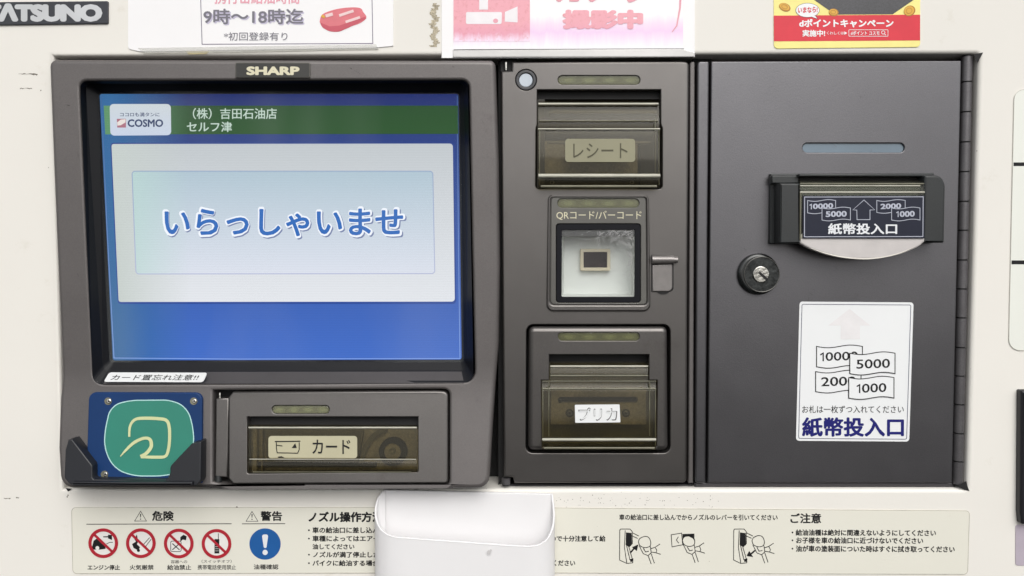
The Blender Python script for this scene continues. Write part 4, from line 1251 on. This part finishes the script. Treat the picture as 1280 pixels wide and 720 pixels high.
def hand(g, ox, oy):
    g.stroke(smooth_path([(ox, oy), (ox + 2, oy - 4), (ox + 8, oy - 6.5), (ox + 13, oy - 5), (ox + 15.5, oy + 1), (ox + 14, oy + 6), (ox + 8, oy + 7.5), (ox + 2, oy + 5), (ox, oy)], 4), 0.95)
    g.stroke([(ox + 1, oy + 5), (ox + 6, oy + 15), (ox + 12, oy + 17.5), (ox + 16, oy + 14), (ox + 15, oy + 6)], 0.95)
    g.stroke([(ox + 6, oy + 8), (ox + 9, oy + 13), (ox + 13, oy + 12)], 1.0)
    g.stroke([(ox + 15, oy + 9), (ox + 21, oy + 7), (ox + 27, oy + 3)], 0.95).stroke([(ox + 16, oy + 13), (ox + 22, oy + 14), (ox + 28, oy + 16)], 0.95).stroke([(ox + 21, oy + 7), (ox + 23, oy + 11), (ox + 22, oy + 14)], 0.9)
    g.stroke([(ox + 12, oy + 17), (ox + 16, oy + 28)], 0.95).stroke([(ox + 16, oy + 15), (ox + 20, oy + 27)], 0.95)


g = nozzle_picture(774.5, 0); hand(g, 798, 677)
g.stroke([(788, 691), (793, 685)], 2).poly([(790, 684), (798, 680.5), (796, 689)])
g.done('nozzle_drawing', M['k'], lf)
g = Print(WALL, Z1)
g.stroke([(839, 668.5), (852, 666.4), (853.5, 681), (840, 683.5)], 0.95, True).stroke([(848, 671), (845.5, 675), (848.5, 679)], 0.9)
g.poly([(853, 667.5), (868, 667), (868, 676), (866, 673), (861, 670.5), (855, 671), (853.5, 674)])
hand(g, 853, 675.5)
g.done('nozzle_drawing', M['k'], lf)
g = nozzle_picture(917, 1); hand(g, 940, 676)
g.stroke([(944, 688), (938, 693)], 2).poly([(933, 695), (936.5, 688.5), (941.5, 696.3)])
g.done('nozzle_drawing', M['k'], lf)

# ------------------------------------------------------------------ white plastic tray
tr = thing('plastic_tray', 'milky white open pocket hanging below the units in front of the instruction label', 'tray', 580, 720, 0.01)
BZ = P(580, 800, 0.01).z


def shell(name, rim, th, mat, parent):
    pts = smooth_path(rim, 5)
    bm = bmesh.new()
    o = [P(x, y, d) for x, y, d in pts]
    n = len(o)
    inn = []
    for i in range(n):
        a, c = o[max(i - 1, 0)], o[min(i + 1, n - 1)]
        t = Vector((c.x - a.x, c.y - a.y)).normalized()
        nn = Vector((-t.y, t.x))
        inn.append(Vector((o[i].x + nn.x * th, o[i].y + nn.y * th, o[i].z)))
    if sum(v.y for v in inn) < sum(v.y for v in o):
        inn = [2 * a - b for a, b in zip(o, inn)]; inn = [Vector((v.x, v.y, w.z)) for v, w in zip(inn, o)]
    def rows(src):
        top = [bm.verts.new(v) for v in src]
        mid = [bm.verts.new(Vector((v.x, v.y + 0.0, v.z + (BZ - v.z) * 0.5))) for v in src]
        bot = [bm.verts.new(Vector((v.x, v.y, BZ))) for v in src]
        return top, mid, bot
    A, B = rows(o), rows(inn)
    for R in (A, B):
        for r0, r1 in zip(R, R[1:]):
            for i in range(n - 1):
                bm.faces.new((r0[i], r0[i + 1], r1[i + 1], r1[i])).smooth = True
    for i in range(n - 1):
        bm.faces.new((A[0][i], A[0][i + 1], B[0][i + 1], B[0][i]))
    bmesh.ops.recalc_face_normals(bm, faces=bm.faces)
    for e_ in bm.edges:
        if len(e_.link_faces) == 2 and e_.link_faces[0].normal.angle(e_.link_faces[1].normal, 0) > 0.8: e_.smooth = False
    ob = link(name, bm, mat, parent)
    # bead along the rim
    bm = bmesh.new()
    cen = [(a + b) / 2 for a, b in zip(o, inn)]
    prev = None
    for i, c in enumerate(cen):
        t = (cen[min(i + 1, n - 1)] - cen[max(i - 1, 0)]).normalized()
        u = t.cross(Vector((0.1, 0.9, 0.3))).normalized(); v = t.cross(u)
        ringv = [bm.verts.new(c + (u * math.cos(k_ * math.pi / 4) + v * math.sin(k_ * math.pi / 4)) * th * 0.62) for k_ in range(8)]
        if prev:
            for k_ in range(8):
                bm.faces.new((prev[k_], prev[(k_ + 1) % 8], ringv[(k_ + 1) % 8], ringv[k_])).smooth = True
        prev = ringv
    link('rim', bm, mat, parent)
    return ob


rim = [(481, 613, 0.003), (472, 623, 0.005), (468.3, 638, 0.009), (470, 652, 0.0135), (477, 664, 0.0175), (491, 671.5, 0.0205), (520, 674.2, 0.022), (580, 678.5, 0.0225), (640, 682.8, 0.0225),
       (667, 683.3, 0.0215), (682, 677, 0.019), (690.5, 664, 0.015), (693.5, 648, 0.010), (692.5, 630, 0.005), (690.5, 617, 0.0025)]
shell('pocket', rim, 0.0012, M['cup'], tr)
prism('back_wall', rounded([(480, 612.5, 2), (690, 617.5, 2), (693, 640), (688.5, 800), (467, 800), (470, 635)]), 0.0032, 0.0016, M['cup'], tr, bevel=0.0006)
dz = Print(WALL, 0.0236)
dz.poly(ellipse(611, 690.5, 2.2, 3, n=10)).poly(ellipse(613.5, 688, 1.2, 1.6, n=8))
dz.done('smudge', pbr('cup_smudge', (212, 210, 210), 0.5), tr)

# ------------------------------------------------------------------ things at the right edge
pl = thing('option_label', 'tall pale label divided by two black lines at the right edge', 'label', 1290, 437)
lf2 = prism('label_face', rounded([(1268, 112, 12), (1420, 112, 12), (1414, 438, 14), (1261, 438, 14)]), 0.0005, 0, M['label_right'], pl, bevel=0.0001)
Print(WALL, 0.0006).poly([(1267, 203), (1420, 203), (1420, 207.5), (1267, 207.5)]).poly([(1264.5, 325.5), (1420, 325.5), (1420, 330.3), (1264.5, 330.3)]).done('dividing_line', M['k'], lf2)
Print(WALL, 0.0006).stroke(rounded([(1268, 112, 12), (1420, 112, 12), (1414, 438, 14), (1261, 438, 14)]), 0.6, True).done('label_edge', pbr('label_edge_line', (196, 194, 184), 0.6), lf2)
nb = thing('nozzle_rest', 'black upright housing, only a sliver showing at the right edge', 'housing', 1300, 655, 0.0)
prism('housing', rounded([(1276.5, 488, 2), (1420, 488, 3), (1420, 656, 3), (1277, 656, 3), (1275.5, 640)]), 0.005, 0, pbr('black_housing', (34, 33, 38), 0.35, bump=0.1), nb, bevel=0.0015)
lv = thing('lavender_sticker', 'small pale violet sticker below the black housing at the right edge', 'sticker', 1280, 707)
prism('sticker_face', rect(1269.5, 656, 1400, 707, 3), 0.0004, 0, M['lavender'], lv)
